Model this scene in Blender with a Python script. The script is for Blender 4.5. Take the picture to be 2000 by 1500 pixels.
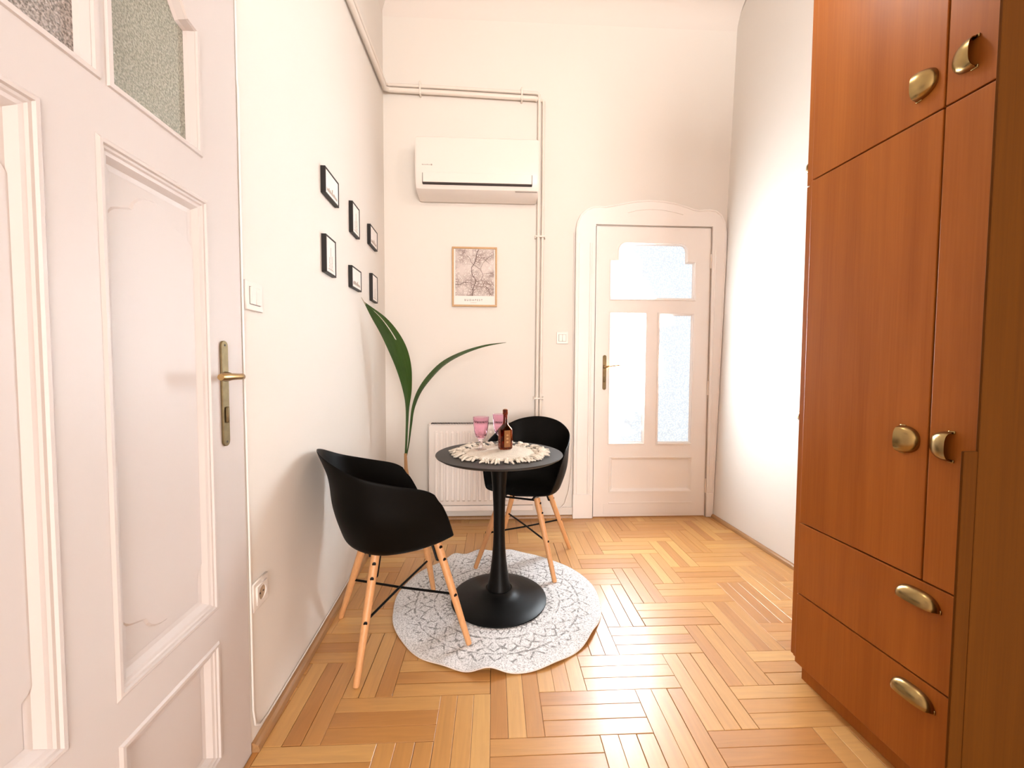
import bpy, bmesh, math, random
from mathutils import Vector, Matrix, Euler
random.seed(7)
PI = math.pi
C = bpy.context.scene
COL = C.collection
for o in list(bpy.data.objects): bpy.data.objects.remove(o)

# ------------------------------------------------------------------ camera
cam_d = bpy.data.cameras.new('camera'); cam = bpy.data.objects.new('camera', cam_d); COL.objects.link(cam)
YAW, PITCH, ROLL, F = 0.0902, -0.04279, 0.00468, 785.0
cy_, sy_, cp_, sp_ = math.cos(YAW), math.sin(YAW), math.cos(PITCH), math.sin(PITCH)
fw = Vector((sy_*cp_, cy_*cp_, sp_)); rt = Vector((cy_, -sy_, 0)); up = rt.cross(fw)
rt2 = rt*math.cos(ROLL) + up*math.sin(ROLL); up2 = -rt*math.sin(ROLL) + up*math.cos(ROLL)
cam.matrix_world = Matrix(((rt2.x, up2.x, -fw.x, 0), (rt2.y, up2.y, -fw.y, 0), (rt2.z, up2.z, -fw.z, 1.18), (0, 0, 0, 1)))
cam_d.sensor_fit = 'HORIZONTAL'; cam_d.sensor_width = 36; cam_d.lens = F/2000*36
cam_d.clip_start = 0.02
C.camera = cam

# ------------------------------------------------------------------ world, light, exposure
w = bpy.data.worlds.new('world'); C.world = w; w.use_nodes = True
w.node_tree.nodes['Background'].inputs[0].default_value = (0.85, 0.92, 1.0, 1)
w.node_tree.nodes['Background'].inputs[1].default_value = 1.0
C.view_settings.view_transform = 'Standard'; C.view_settings.look = 'None'
C.view_settings.gamma = 1; C.view_settings.use_curve_mapping = False
C.view_settings.exposure = 0.04
PANE_STRENGTH = 76.0
def lamp(name, kind, loc, energy, color, rot=(0, 0, 0), **kw):
    d = bpy.data.lights.new(name, kind); d.energy = energy; d.color = color
    for k, v in kw.items(): setattr(d, k, v)
    o = bpy.data.objects.new(name, d); COL.objects.link(o); o.location = loc; o.rotation_euler = rot
    return o
# the hanging ceiling lamp just above the frame, and an added soft fill light behind the camera
lamp('ceiling_lamp_light', 'POINT', (0.65, 1.50, 2.75), 18, (1.0, 0.93, 0.86), shadow_soft_size=0.09)
lamp('rear_fill_light', 'AREA', (1.0, -4.5, 1.5), 262, (1.0, 0.975, 0.96), rot=(PI/2, 0, 0), shape='RECTANGLE', size=1.9, size_y=2.2)

# ------------------------------------------------------------------ materials
def mat(name, color, rough=0.5, metal=0.0, spec=0.5, coat=0.0, coat_rough=0.1, var=0.0, vscale=6, bump=0.0, bscale=60, stretch=(1, 1, 1), bdist=0.002, detail=3):
    m = bpy.data.materials.new(name); m.use_nodes = True
    nt = m.node_tree; n = nt.nodes; l = nt.links
    b = n['Principled BSDF']
    b.inputs['Base Color'].default_value = (*color, 1); b.inputs['Roughness'].default_value = rough
    b.inputs['Metallic'].default_value = metal; b.inputs['Specular IOR Level'].default_value = spec
    b.inputs['Coat Weight'].default_value = coat; b.inputs['Coat Roughness'].default_value = coat_rough
    tc = n.new('ShaderNodeTexCoord'); mp = n.new('ShaderNodeMapping'); mp.inputs['Scale'].default_value = stretch
    l.new(tc.outputs['Object'], mp.inputs['Vector'])
    if var:
        nz = n.new('ShaderNodeTexNoise'); nz.inputs['Scale'].default_value = vscale; nz.inputs['Detail'].default_value = detail
        l.new(mp.outputs[0], nz.inputs['Vector'])
        mx = n.new('ShaderNodeMix'); mx.data_type = 'RGBA'
        mx.inputs[6].default_value = (*[c*(1-var) for c in color], 1); mx.inputs[7].default_value = (*[min(1, c*(1+var)) for c in color], 1)
        l.new(nz.outputs['Fac'], mx.inputs[0]); l.new(mx.outputs[2], b.inputs['Base Color'])
    if bump:
        nb = n.new('ShaderNodeTexNoise'); nb.inputs['Scale'].default_value = bscale; nb.inputs['Detail'].default_value = 4
        l.new(mp.outputs[0], nb.inputs['Vector'])
        bp = n.new('ShaderNodeBump'); bp.inputs['Strength'].default_value = bump; bp.inputs['Distance'].default_value = bdist
        l.new(nb.outputs['Fac'], bp.inputs['Height']); l.new(bp.outputs[0], b.inputs['Normal'])
    return m

M = {}
M['wall'] = mat('wall_paint', (0.755, 0.708, 0.655), 0.85, spec=0.2, var=0.015, vscale=1.5, bump=0.12, bscale=45)
M['ceiling'] = mat('ceiling_paint', (0.74, 0.68, 0.63), 0.9, spec=0.1, bump=0.08, bscale=30)
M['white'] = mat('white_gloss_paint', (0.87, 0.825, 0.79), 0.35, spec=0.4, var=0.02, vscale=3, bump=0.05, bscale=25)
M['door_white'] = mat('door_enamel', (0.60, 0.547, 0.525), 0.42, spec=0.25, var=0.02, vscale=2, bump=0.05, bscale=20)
M['plastic'] = mat('white_plastic', (0.76, 0.70, 0.65), 0.35)
M['dark_slot'] = mat('dark_slot', (0.03, 0.02, 0.018), 0.7)
M['grey_print'] = mat('grey_print', (0.35, 0.30, 0.27), 0.7)
M['radiator'] = mat('radiator_enamel', (0.85, 0.78, 0.73), 0.3)
M['black_shell'] = mat('black_shell', (0.003, 0.0025, 0.002), 0.48, spec=0.07, bump=0.05, bscale=400, bdist=0.0005)
M['black_metal'] = mat('black_metal', (0.0025, 0.0025, 0.0025), 0.36, spec=0.15)
M['black_top'] = mat('black_table_top', (0.014, 0.0115, 0.010), 0.5, spec=0.4, var=0.15, vscale=40)
M['frame_black'] = mat('black_frame', (0.010, 0.008, 0.007), 0.5, spec=0.35)
M['paper'] = mat('paper', (0.83, 0.78, 0.74), 0.8, spec=0.2)
M['sketch'] = mat('sketch_ink', (0.42, 0.34, 0.29), 0.9, spec=0.1)
M['ink'] = mat('map_ink', (0.11, 0.075, 0.065), 0.9, spec=0.1)
M['oak'] = mat('oak_frame', (0.50, 0.30, 0.14), 0.5, var=0.2, vscale=40, stretch=(1, 1, 6))
M['beech'] = mat('beech_leg', (0.62, 0.31, 0.13), 0.45, var=0.18, vscale=30, stretch=(6, 6, 0.6), detail=6)
M['brass'] = mat('aged_brass', (0.34, 0.235, 0.095), 0.27, metal=1.0, var=0.25, vscale=40)
M['old_brass'] = mat('worn_brass_plate', (0.17, 0.125, 0.062), 0.5, metal=0.85, var=0.4, vscale=60, bump=0.4, bscale=90, bdist=0.001)
M['lever_brass'] = mat('polished_brass', (0.42, 0.27, 0.115), 0.32, metal=1.0, var=0.15, vscale=60)
M['steel'] = mat('steel', (0.55, 0.54, 0.52), 0.3, metal=1.0)
M['pipe'] = mat('pipe_paint', (0.75, 0.68, 0.61), 0.4, spec=0.4)
M['cable'] = mat('cable_white', (0.78, 0.73, 0.69), 0.45)
M['baseboard'] = mat('baseboard_wood', (0.36, 0.19, 0.08), 0.4, var=0.35, vscale=20, stretch=(6, 0.4, 6), detail=5)
M['subfloor'] = mat('subfloor_dark', (0.025, 0.012, 0.006), 0.9)
M['leaf'] = mat('leaf_green', (0.022, 0.060, 0.005), 0.38, spec=0.5, var=0.3, vscale=30, stretch=(1, 1, 0.2))
M['leaf_dry'] = mat('leaf_dry_tip', (0.42, 0.34, 0.24), 0.7, var=0.2, vscale=30)
M['stem'] = mat('stem_brown', (0.38, 0.20, 0.08), 0.6, var=0.3, vscale=30, stretch=(4, 4, 0.4))
M['pot'] = mat('pot_white', (0.82, 0.78, 0.74), 0.35)
M['soil'] = mat('soil', (0.05, 0.03, 0.02), 0.95, bump=0.6, bscale=60)
M['cotton'] = mat('cotton_cord', (0.72, 0.645, 0.545), 0.9, spec=0.15, var=0.2, vscale=60, bump=0.6, bscale=200, bdist=0.002)
M['hinge'] = mat('painted_hinge', (0.84, 0.74, 0.66), 0.4)

def wood_panel(name, dark, light, rough=0.32, grain=(9, 9, 0.55), spec=0.5):
    m = bpy.data.materials.new(name); m.use_nodes = True; nt = m.node_tree; n = nt.nodes; l = nt.links
    b = n['Principled BSDF']; b.inputs['Roughness'].default_value = rough; b.inputs['Specular IOR Level'].default_value = spec
    tc = n.new('ShaderNodeTexCoord'); mp = n.new('ShaderNodeMapping'); mp.inputs['Scale'].default_value = grain
    oi = n.new('ShaderNodeObjectInfo'); ad = n.new('ShaderNodeVectorMath'); ad.operation = 'ADD'
    sc = n.new('ShaderNodeMath'); sc.operation = 'MULTIPLY'; sc.inputs[1].default_value = 37.0
    l.new(oi.outputs['Random'], sc.inputs[0]); l.new(tc.outputs['Object'], ad.inputs[0]); l.new(sc.outputs[0], ad.inputs[1])
    l.new(ad.outputs[0], mp.inputs['Vector'])
    nz = n.new('ShaderNodeTexNoise'); nz.inputs['Scale'].default_value = 1.6; nz.inputs['Detail'].default_value = 7; nz.inputs['Roughness'].default_value = 0.6; nz.inputs['Distortion'].default_value = 0.6
    l.new(mp.outputs[0], nz.inputs['Vector'])
    mp2 = n.new('ShaderNodeMapping'); mp2.inputs['Scale'].default_value = (grain[0]*12, grain[1]*12, grain[2]*3)
    l.new(ad.outputs[0], mp2.inputs['Vector'])
    n2 = n.new('ShaderNodeTexNoise'); n2.inputs['Scale'].default_value = 2.0; n2.inputs['Detail'].default_value = 3
    l.new(mp2.outputs[0], n2.inputs['Vector'])
    av = n.new('ShaderNodeMix'); av.inputs[0].default_value = 0.3; l.new(nz.outputs['Fac'], av.inputs[2]); l.new(n2.outputs['Fac'], av.inputs[3])
    cr = n.new('ShaderNodeValToRGB'); cr.color_ramp.elements[0].position = 0.30; cr.color_ramp.elements[1].position = 0.68
    cr.color_ramp.elements[0].color = (*dark, 1); cr.color_ramp.elements[1].color = (*light, 1)
    l.new(av.outputs[0], cr.inputs[0]); l.new(cr.outputs[0], b.inputs['Base Color'])
    rr = n.new('ShaderNodeMapRange'); rr.inputs[3].default_value = rough-0.05; rr.inputs[4].default_value = rough+0.10
    l.new(nz.outputs['Fac'], rr.inputs[0]); l.new(rr.outputs[0], b.inputs['Roughness'])
    return m
M['cherry'] = wood_panel('cherry_veneer', (0.275, 0.074, 0.009), (0.385, 0.120, 0.017), rough=0.38, spec=0.22)
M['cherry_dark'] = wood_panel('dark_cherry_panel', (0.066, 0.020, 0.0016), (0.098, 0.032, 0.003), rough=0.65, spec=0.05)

def plank_mat():
    m = bpy.data.materials.new('parquet_oak'); m.use_nodes = True; nt = m.node_tree; n = nt.nodes; l = nt.links
    b = n['Principled BSDF']; b.inputs['Roughness'].default_value = 0.42; b.inputs['Specular IOR Level'].default_value = 0.7
    b.inputs['Coat Weight'].default_value = 0.45; b.inputs['Coat Roughness'].default_value = 0.24
    oi = n.new('ShaderNodeObjectInfo'); tc = n.new('ShaderNodeTexCoord')
    at = n.new('ShaderNodeAttribute'); at.attribute_name = 'tone'
    sm = n.new('ShaderNodeMath'); sm.operation = 'ADD'; l.new(oi.outputs['Random'], sm.inputs[0]); l.new(at.outputs['Fac'], sm.inputs[1])
    fr = n.new('ShaderNodeMath'); fr.operation = 'FRACT'; l.new(sm.outputs[0], fr.inputs[0])
    cr = n.new('ShaderNodeValToRGB'); e = cr.color_ramp.elements
    e[0].position = 0; e[0].color = (0.44, 0.190, 0.046, 1); e[1].position = 1; e[1].color = (0.63, 0.355, 0.115, 1)
    for p, c in ((0.2, (0.49, 0.225, 0.058, 1)), (0.5, (0.53, 0.262, 0.073, 1)), (0.8, (0.575, 0.300, 0.090, 1))):
        x = cr.color_ramp.elements.new(p); x.color = c
    l.new(fr.outputs[0], cr.inputs[0])
    off = n.new('ShaderNodeMath'); off.operation = 'MULTIPLY'; off.inputs[1].default_value = 53; l.new(fr.outputs[0], off.inputs[0])
    ad = n.new('ShaderNodeVectorMath'); l.new(tc.outputs['Object'], ad.inputs[0]); l.new(off.outputs[0], ad.inputs[1])
    mp = n.new('ShaderNodeMapping'); mp.inputs['Scale'].default_value = (2.0, 26, 26); l.new(ad.outputs[0], mp.inputs['Vector'])
    nz = n.new('ShaderNodeTexNoise'); nz.inputs['Scale'].default_value = 2.5; nz.inputs['Detail'].default_value = 6; nz.inputs['Distortion'].default_value = 0.8
    l.new(mp.outputs[0], nz.inputs['Vector'])
    mr = n.new('ShaderNodeMapRange'); mr.inputs[1].default_value = 0.25; mr.inputs[2].default_value = 0.75; mr.inputs[3].default_value = 0.88; mr.inputs[4].default_value = 1.08
    l.new(nz.outputs['Fac'], mr.inputs[0])
    mu = n.new('ShaderNodeVectorMath'); mu.operation = 'SCALE'; l.new(cr.outputs[0], mu.inputs[0]); l.new(mr.outputs[0], mu.inputs['Scale'])
    l.new(mu.outputs[0], b.inputs['Base Color'])
    bp = n.new('ShaderNodeBump'); bp.inputs['Strength'].default_value = 0.06; bp.inputs['Distance'].default_value = 0.002
    l.new(nz.outputs['Fac'], bp.inputs['Height']); l.new(bp.outputs[0], b.inputs['Normal'])
    return m
M['plank'] = plank_mat()

def lit_pane_mat():
    m = bpy.data.materials.new('daylit_frosted_glass'); m.use_nodes = True; nt = m.node_tree; n = nt.nodes; l = nt.links
    b = n['Principled BSDF']; b.inputs['Base Color'].default_value = (0.22, 0.25, 0.27, 1); b.inputs['Roughness'].default_value = 0.3
    tc = n.new('ShaderNodeTexCoord')
    vo = n.new('ShaderNodeTexVoronoi'); vo.inputs['Scale'].default_value = 110; l.new(tc.outputs['Object'], vo.inputs['Vector'])
    nz = n.new('ShaderNodeTexNoise'); nz.inputs['Scale'].default_value = 2.6; nz.inputs['Detail'].default_value = 2; l.new(tc.outputs['Object'], nz.inputs['Vector'])
    # flecks of the cast pattern only show where the yard behind is a little darker
    rg = n.new('ShaderNodeMapRange'); rg.inputs[1].default_value = 0.27; rg.inputs[2].default_value = 0.36
    sx = n.new('ShaderNodeSeparateXYZ'); l.new(tc.outputs['Object'], sx.inputs[0])
    def mth(op, a, b_, c=None):
        x = n.new('ShaderNodeMath'); x.operation = op
        for i, v in enumerate((a, b_, c)):
            if v is None: continue
            if isinstance(v, (int, float)): x.inputs[i].default_value = v
            else: l.new(v, x.inputs[i])
        return x.outputs[0]
    zz = mth('ABSOLUTE', mth('SUBTRACT', sx.outputs[2], 1.45), 0.0)
    f_ = mth('MULTIPLY_ADD', nz.outputs['Fac'], 0.5, mth('ADD', mth('MULTIPLY', mth('SUBTRACT', sx.outputs[0], 2.05), 0.45), mth('MULTIPLY', zz, 0.25)))
    l.new(f_, rg.inputs[0])
    fl = n.new('ShaderNodeMapRange'); fl.inputs[1].default_value = 0.30; fl.inputs[2].default_value = 0.62; l.new(vo.outputs['Distance'], fl.inputs[0])
    dim = n.new('ShaderNodeMix'); dim.inputs[2].default_value = 0.98; dim.inputs[3].default_value = 0.66; l.new(fl.outputs[0], dim.inputs[0])
    mx = n.new('ShaderNodeMix'); mx.inputs[2].default_value = PANE_STRENGTH; l.new(dim.outputs[0], mx.inputs[3]); l.new(rg.outputs[0], mx.inputs[0])
    b.inputs['Emission Color'].default_value = (0.86, 0.94, 1.0, 1); l.new(mx.outputs[0], b.inputs['Emission Strength'])
    bp = n.new('ShaderNodeBump'); bp.inputs['Strength'].default_value = 0.5; bp.inputs['Distance'].default_value = 0.002
    l.new(vo.outputs['Distance'], bp.inputs['Height']); l.new(bp.outputs[0], b.inputs['Normal'])
    return m
M['lit_pane'] = lit_pane_mat()

def dim_pane_mat(name, c1, c2):
    m = bpy.data.materials.new(name); m.use_nodes = True; nt = m.node_tree; n = nt.nodes; l = nt.links
    b = n['Principled BSDF']; b.inputs['Roughness'].default_value = 0.14; b.inputs['Specular IOR Level'].default_value = 0.8
    tc = n.new('ShaderNodeTexCoord')
    nz = n.new('ShaderNodeTexNoise'); nz.inputs['Scale'].default_value = 230; nz.inputs['Detail'].default_value = 2; l.new(tc.outputs['Object'], nz.inputs['Vector'])
    n2 = n.new('ShaderNodeTexNoise'); n2.inputs['Scale'].default_value = 3; l.new(tc.outputs['Object'], n2.inputs['Vector'])
    cr = n.new('ShaderNodeValToRGB'); cr.color_ramp.elements[0].color = (*c1, 1); cr.color_ramp.elements[1].color = (*c2, 1)
    cr.color_ramp.elements[0].position = 0.36; cr.color_ramp.elements[1].position = 0.66
    l.new(nz.outputs['Fac'], cr.inputs[0]); l.new(cr.outputs[0], b.inputs['Base Color'])
    bp = n.new('ShaderNodeBump'); bp.inputs['Strength'].default_value = 0.9; bp.inputs['Distance'].default_value = 0.003
    l.new(nz.outputs['Fac'], bp.inputs['Height']); l.new(bp.outputs[0], b.inputs['Normal'])
    return m
M['dim_pane'] = dim_pane_mat('hammered_glass_dim', (0.10, 0.085, 0.07), (0.42, 0.36, 0.33))
M['green_pane'] = dim_pane_mat('hammered_glass_greenish', (0.19, 0.195, 0.15), (0.36, 0.36, 0.29))

def glass_mat(name, color, rough=0.0, ior=1.45):
    m = bpy.data.materials.new(name); m.use_nodes = True; b = m.node_tree.nodes['Principled BSDF']
    b.inputs['Base Color'].default_value = (*color, 1); b.inputs['Transmission Weight'].default_value = 1.0
    b.inputs['Roughness'].default_value = rough; b.inputs['IOR'].default_value = ior
    return m
M['pink_glass'] = glass_mat('pink_glass', (1.0, 0.72, 0.84), 0.02, 1.2)
M['clear_glass'] = glass_mat('clear_pink_glass', (1.0, 0.93, 0.94), 0.02, 1.4)
M['amber_glass'] = glass_mat('amber_glass', (0.36, 0.060, 0.009), 0.04, 1.4)
M['amber_label'] = mat('amber_embossed', (0.22, 0.085, 0.025), 0.3, var=0.3, vscale=60)

def rug_mat():
    m = bpy.data.materials.new('rug_cotton'); m.use_nodes = True; nt = m.node_tree; n = nt.nodes; l = nt.links
    b = n['Principled BSDF']; b.inputs['Roughness'].default_value = 0.95; b.inputs['Specular IOR Level'].default_value = 0.1
    tc = n.new('ShaderNodeTexCoord'); sp = n.new('ShaderNodeSeparateXYZ')
    wob = n.new('ShaderNodeTexNoise'); wob.inputs['Scale'].default_value = 30; wob.inputs['Detail'].default_value = 2
    l.new(tc.outputs['Object'], wob.inputs['Vector'])
    ws = n.new('ShaderNodeVectorMath'); ws.operation = 'SCALE'; ws.inputs['Scale'].default_value = 0.012
    sb = n.new('ShaderNodeVectorMath'); sb.operation = 'SUBTRACT'; sb.inputs[1].default_value = (0.5, 0.5, 0.5)
    l.new(wob.outputs['Color'], sb.inputs[0]); l.new(sb.outputs[0], ws.inputs[0])
    ad = n.new('ShaderNodeVectorMath'); l.new(tc.outputs['Object'], ad.inputs[0]); l.new(ws.outputs[0], ad.inputs[1])
    l.new(ad.outputs[0], sp.inputs[0])
    def mth(op, a, b_=None, c=None):
        x = n.new('ShaderNodeMath'); x.operation = op
        for i, v in enumerate((a, b_, c)):
            if v is None: continue
            if isinstance(v, (int, float)): x.inputs[i].default_value = v
            else: l.new(v, x.inputs[i])
        return x.outputs[0]
    X, Y = sp.outputs[0], sp.outputs[1]
    r = mth('SQRT', mth('ADD', mth('MULTIPLY', X, X), mth('MULTIPLY', Y, Y)))
    th = mth('ARCTAN2', Y, X)
    lines = None
    def zig(r0, amp, k, wd, ph=0.0):
        t = mth('PINGPONG', mth('ADD', mth('MULTIPLY', th, k/(2*PI)), ph), 0.5)      # 0..0.5
        d = mth('ABSOLUTE', mth('SUBTRACT', r, mth('ADD', mth('MULTIPLY', t, 2*amp), r0-amp/2)))
        return mth('LESS_THAN', d, wd)
    outs = [zig(0.262, 0.042, 30, 0.0060), zig(0.262, 0.042, 30, 0.0060, 0.5), zig(0.312, 0.0, 30, 0.0045), zig(0.348, 0.05, 34, 0.0062), zig(0.378, 0.03, 34, 0.0055, 0.5),
            zig(0.408, 0.0, 30, 0.005), zig(0.438, 0.040, 40, 0.0060), zig(0.225, 0.0, 30, 0.004)]
    for o in outs: lines = o if lines is None else mth('MAXIMUM', lines, o)
    nz = n.new('ShaderNodeTexNoise'); nz.inputs['Scale'].default_value = 55; nz.inputs['Detail'].default_value = 3; l.new(tc.outputs['Object'], nz.inputs['Vector'])
    msk = n.new('ShaderNodeMapRange'); msk.inputs[1].default_value = 0.40; msk.inputs[2].default_value = 0.56; l.new(nz.outputs['Fac'], msk.inputs[0])
    fac = mth('MULTIPLY', mth('MULTIPLY', lines, msk.outputs[0]), 0.72)
    n3 = n.new('ShaderNodeTexNoise'); n3.inputs['Scale'].default_value = 170; n3.inputs['Detail'].default_value = 2; l.new(tc.outputs['Object'], n3.inputs['Vector'])
    cr = n.new('ShaderNodeValToRGB'); cr.color_ramp.elements[0].position = 0.36; cr.color_ramp.elements[0].color = (0.52, 0.51, 0.51, 1)
    cr.color_ramp.elements[1].position = 0.56; cr.color_ramp.elements[1].color = (0.88, 0.87, 0.87, 1); l.new(n3.outputs['Fac'], cr.inputs[0])
    mx = n.new('ShaderNodeMix'); mx.data_type = 'RGBA'; mx.inputs[7].default_value = (0.15, 0.145, 0.14, 1)
    l.new(fac, mx.inputs[0]); l.new(cr.outputs[0], mx.inputs[6]); l.new(mx.outputs[2], b.inputs['Base Color'])
    bp = n.new('ShaderNodeBump'); bp.inputs['Strength'].default_value = 0.7; bp.inputs['Distance'].default_value = 0.004
    l.new(n3.outputs['Fac'], bp.inputs['Height']); l.new(bp.outputs[0], b.inputs['Normal'])
    return m
M['rug'] = rug_mat()
M['rug_under'] = mat('rug_backing', (0.78, 0.70, 0.65), 0.95)

def map_mat():
    m = bpy.data.materials.new('street_map_print'); m.use_nodes = True; nt = m.node_tree; n = nt.nodes; l = nt.links
    b = n['Principled BSDF']; b.inputs['Roughness'].default_value = 0.7; b.inputs['Specular IOR Level'].default_value = 0.2
    tc = n.new('ShaderNodeTexCoord'); prev = None
    for sc, wd in ((26, 0.10), (55, 0.12), (110, 0.16)):
        v = n.new('ShaderNodeTexVoronoi'); v.feature = 'DISTANCE_TO_EDGE'; v.inputs['Scale'].default_value = sc; l.new(tc.outputs['Object'], v.inputs['Vector'])
        r = n.new('ShaderNodeMapRange'); r.inputs[1].default_value = wd*0.25; r.inputs[2].default_value = wd; l.new(v.outputs['Distance'], r.inputs[0])
        if prev is None: prev = r.outputs[0]
        else:
            x = n.new('ShaderNodeMath'); x.operation = 'MULTIPLY'; l.new(prev, x.inputs[0]); l.new(r.outputs[0], x.inputs[1]); prev = x.outputs[0]
    nz = n.new('ShaderNodeTexNoise'); nz.inputs['Scale'].default_value = 9; l.new(tc.outputs['Object'], nz.inputs['Vector'])
    mm = n.new('ShaderNodeMapRange'); mm.inputs[1].default_value = 0.40; mm.inputs[2].default_value = 0.62; mm.inputs[3].default_value = 0.05; mm.inputs[4].default_value = 0.70; l.new(nz.outputs['Fac'], mm.inputs[0])
    ad = n.new('ShaderNodeMath'); ad.operation = 'MAXIMUM'; l.new(prev, ad.inputs[0]); l.new(mm.outputs[0], ad.inputs[1])
    mx = n.new('ShaderNodeMix'); mx.data_type = 'RGBA'; mx.inputs[6].default_value = (0.28, 0.21, 0.19, 1); mx.inputs[7].default_value = (0.80, 0.72, 0.68, 1)
    l.new(ad.outputs[0], mx.inputs[0]); l.new(mx.outputs[2], b.inputs['Base Color'])
    return m
M['map'] = map_mat()

# ------------------------------------------------------------------ building helpers
def link(o, parent=None):
    COL.objects.link(o)
    if parent is not None: o.parent = parent
    return o
def thing(name, label, cat, loc=(0, 0, 0), rot=(0, 0, 0), group=None, kind=None):
    o = bpy.data.objects.new(name, None); o.empty_display_size = 0.05; link(o)
    o.location = loc; o.rotation_euler = rot
    tag(o, label, cat, group, kind); return o
def tag(o, label=None, cat=None, group=None, kind=None):
    if label: o['label'] = label
    if cat: o['category'] = cat
    if group: o['group'] = group
    if kind: o['kind'] = kind
    return o
def from_bm(name, bm, m, parent=None, smooth=False, angle=40, loc=None, rot=None, kind=None, recalc=True):
    if recalc: bmesh.ops.recalc_face_normals(bm, faces=bm.faces)
    me = bpy.data.meshes.new(name); bm.to_mesh(me); bm.free()
    return from_me(name, me, m, parent, smooth, angle, loc, rot, kind)
def from_me(name, me, m, parent=None, smooth=False, angle=40, loc=None, rot=None, kind=None):
    me.name = name
    if m is not None:
        me.materials.clear(); me.materials.append(m)
    if smooth:
        me.polygons.foreach_set('use_smooth', [True]*len(me.polygons))
        try: me.set_sharp_from_angle(angle=math.radians(angle))
        except Exception: pass
    o = link(bpy.data.objects.new(name, me), parent)
    if loc is not None: o.location = loc
    if rot is not None: o.rotation_euler = rot
    if kind: o['kind'] = kind
    return o
def box(bm, x0, x1, y0, y1, z0, z1, bev=0.0, seg=1, T=None):
    vs = [bm.verts.new((x, y, z)) for z in (z0, z1) for y in (y0, y1) for x in (x0, x1)]
    fs = [bm.faces.new([vs[i] for i in q]) for q in ((0, 2, 3, 1), (4, 5, 7, 6), (0, 1, 5, 4), (2, 6, 7, 3), (0, 4, 6, 2), (1, 3, 7, 5))]
    if bev:
        es = {e for f in fs for e in f.edges}
        r = bmesh.ops.bevel(bm, geom=list(es), offset=bev, segments=seg, affect='EDGES', profile=0.5)
        vs = list({v for f in r['faces'] for v in f.verts} | {v for v in vs if v.is_valid})
    if T is not None: bmesh.ops.transform(bm, matrix=T, verts=[v for v in vs if v.is_valid])
    return vs
def boxo(name, dims, m, parent=None, bev=0.0, seg=1, kind=None, smooth=False, loc=None, rot=None):
    bm = bmesh.new(); box(bm, *dims, bev=bev, seg=seg)
    return from_bm(name, bm, m, parent, smooth=smooth, kind=kind, loc=loc, rot=rot)
def tube(bm, pts, rad, n=10, caps=True, flat=1.0):
    pts = [Vector(p) for p in pts]; rings = []
    rads = rad if isinstance(rad, (list, tuple)) else [rad]*len(pts)
    prev = None
    for i, p in enumerate(pts):
        t = (pts[min(i+1, len(pts)-1)] - pts[max(i-1, 0)]).normalized()
        if prev is None:
            a = Vector((0, 0, 1)) if abs(t.z) < 0.9 else Vector((1, 0, 0))
            u = t.cross(a).normalized()
        else:
            u = (prev - t*prev.dot(t)).normalized()
        prev = u; v = t.cross(u)
        rings.append([bm.verts.new(p + (u*math.cos(2*PI*k/n) + v*math.sin(2*PI*k/n)*flat)*rads[i]) for k in range(n)])
    for a, b in zip(rings, rings[1:]):
        for k in range(n): bm.faces.new((a[k], a[(k+1) % n], b[(k+1) % n], b[k]))
    if caps:
        bm.faces.new(rings[0][::-1]); bm.faces.new(rings[-1])
    return rings
def tubeo(name, pts, rad, m, parent=None, n=10, kind=None, **kw):
    bm = bmesh.new(); tube(bm, pts, rad, n, **kw)
    return from_bm(name, bm, m, parent, smooth=True, kind=kind)
def lathe(bm, prof, n=48, cx=0, cy=0, facets=None):
    rings = []
    for r, z in prof:
        if r < 1e-5: rings.append([bm.verts.new((cx, cy, z))])
        else: rings.append([bm.verts.new((cx + r*math.cos(2*PI*k/n), cy + r*math.sin(2*PI*k/n), z)) for k in range(n)])
    for a, b in zip(rings, rings[1:]):
        for k in range(n):
            k2 = (k+1) % n
            if len(a) == 1 and len(b) == 1: continue
            if len(a) == 1: bm.faces.new((a[0], b[k2], b[k]))
            elif len(b) == 1: bm.faces.new((a[k], a[k2], b[0]))
            else: bm.faces.new((a[k], a[k2], b[k2], b[k]))
def latheo(name, prof, m, parent=None, n=48, angle=35, **kw):
    bm = bmesh.new(); lathe(bm, prof, n)
    return from_bm(name, bm, m, parent, smooth=True, angle=angle, **kw)
def plate_mesh(loops, depth, bevel=0.0):
    """flat plate in XY with holes (loops[0] is the outline), thickness depth, centred on z=0"""
    cu = bpy.data.curves.new('plate', 'CURVE'); cu.dimensions = '2D'; cu.fill_mode = 'BOTH'; cu.extrude = max(depth/2-bevel, 0.0001)
    if bevel: cu.bevel_depth = bevel; cu.bevel_resolution = 1; cu.offset = -bevel
    for lp in loops:
        sp = cu.splines.new('POLY'); sp.points.add(len(lp)-1); sp.use_cyclic_u = True
        for p, c in zip(sp.points, lp): p.co = (c[0], c[1], 0, 1)
    o = bpy.data.objects.new('plate', cu); COL.objects.link(o)
    dg = bpy.context.evaluated_depsgraph_get(); dg.update()
    me = bpy.data.meshes.new_from_object(o.evaluated_get(dg))
    bpy.data.objects.remove(o); bpy.data.curves.remove(cu)
    return me
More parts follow.
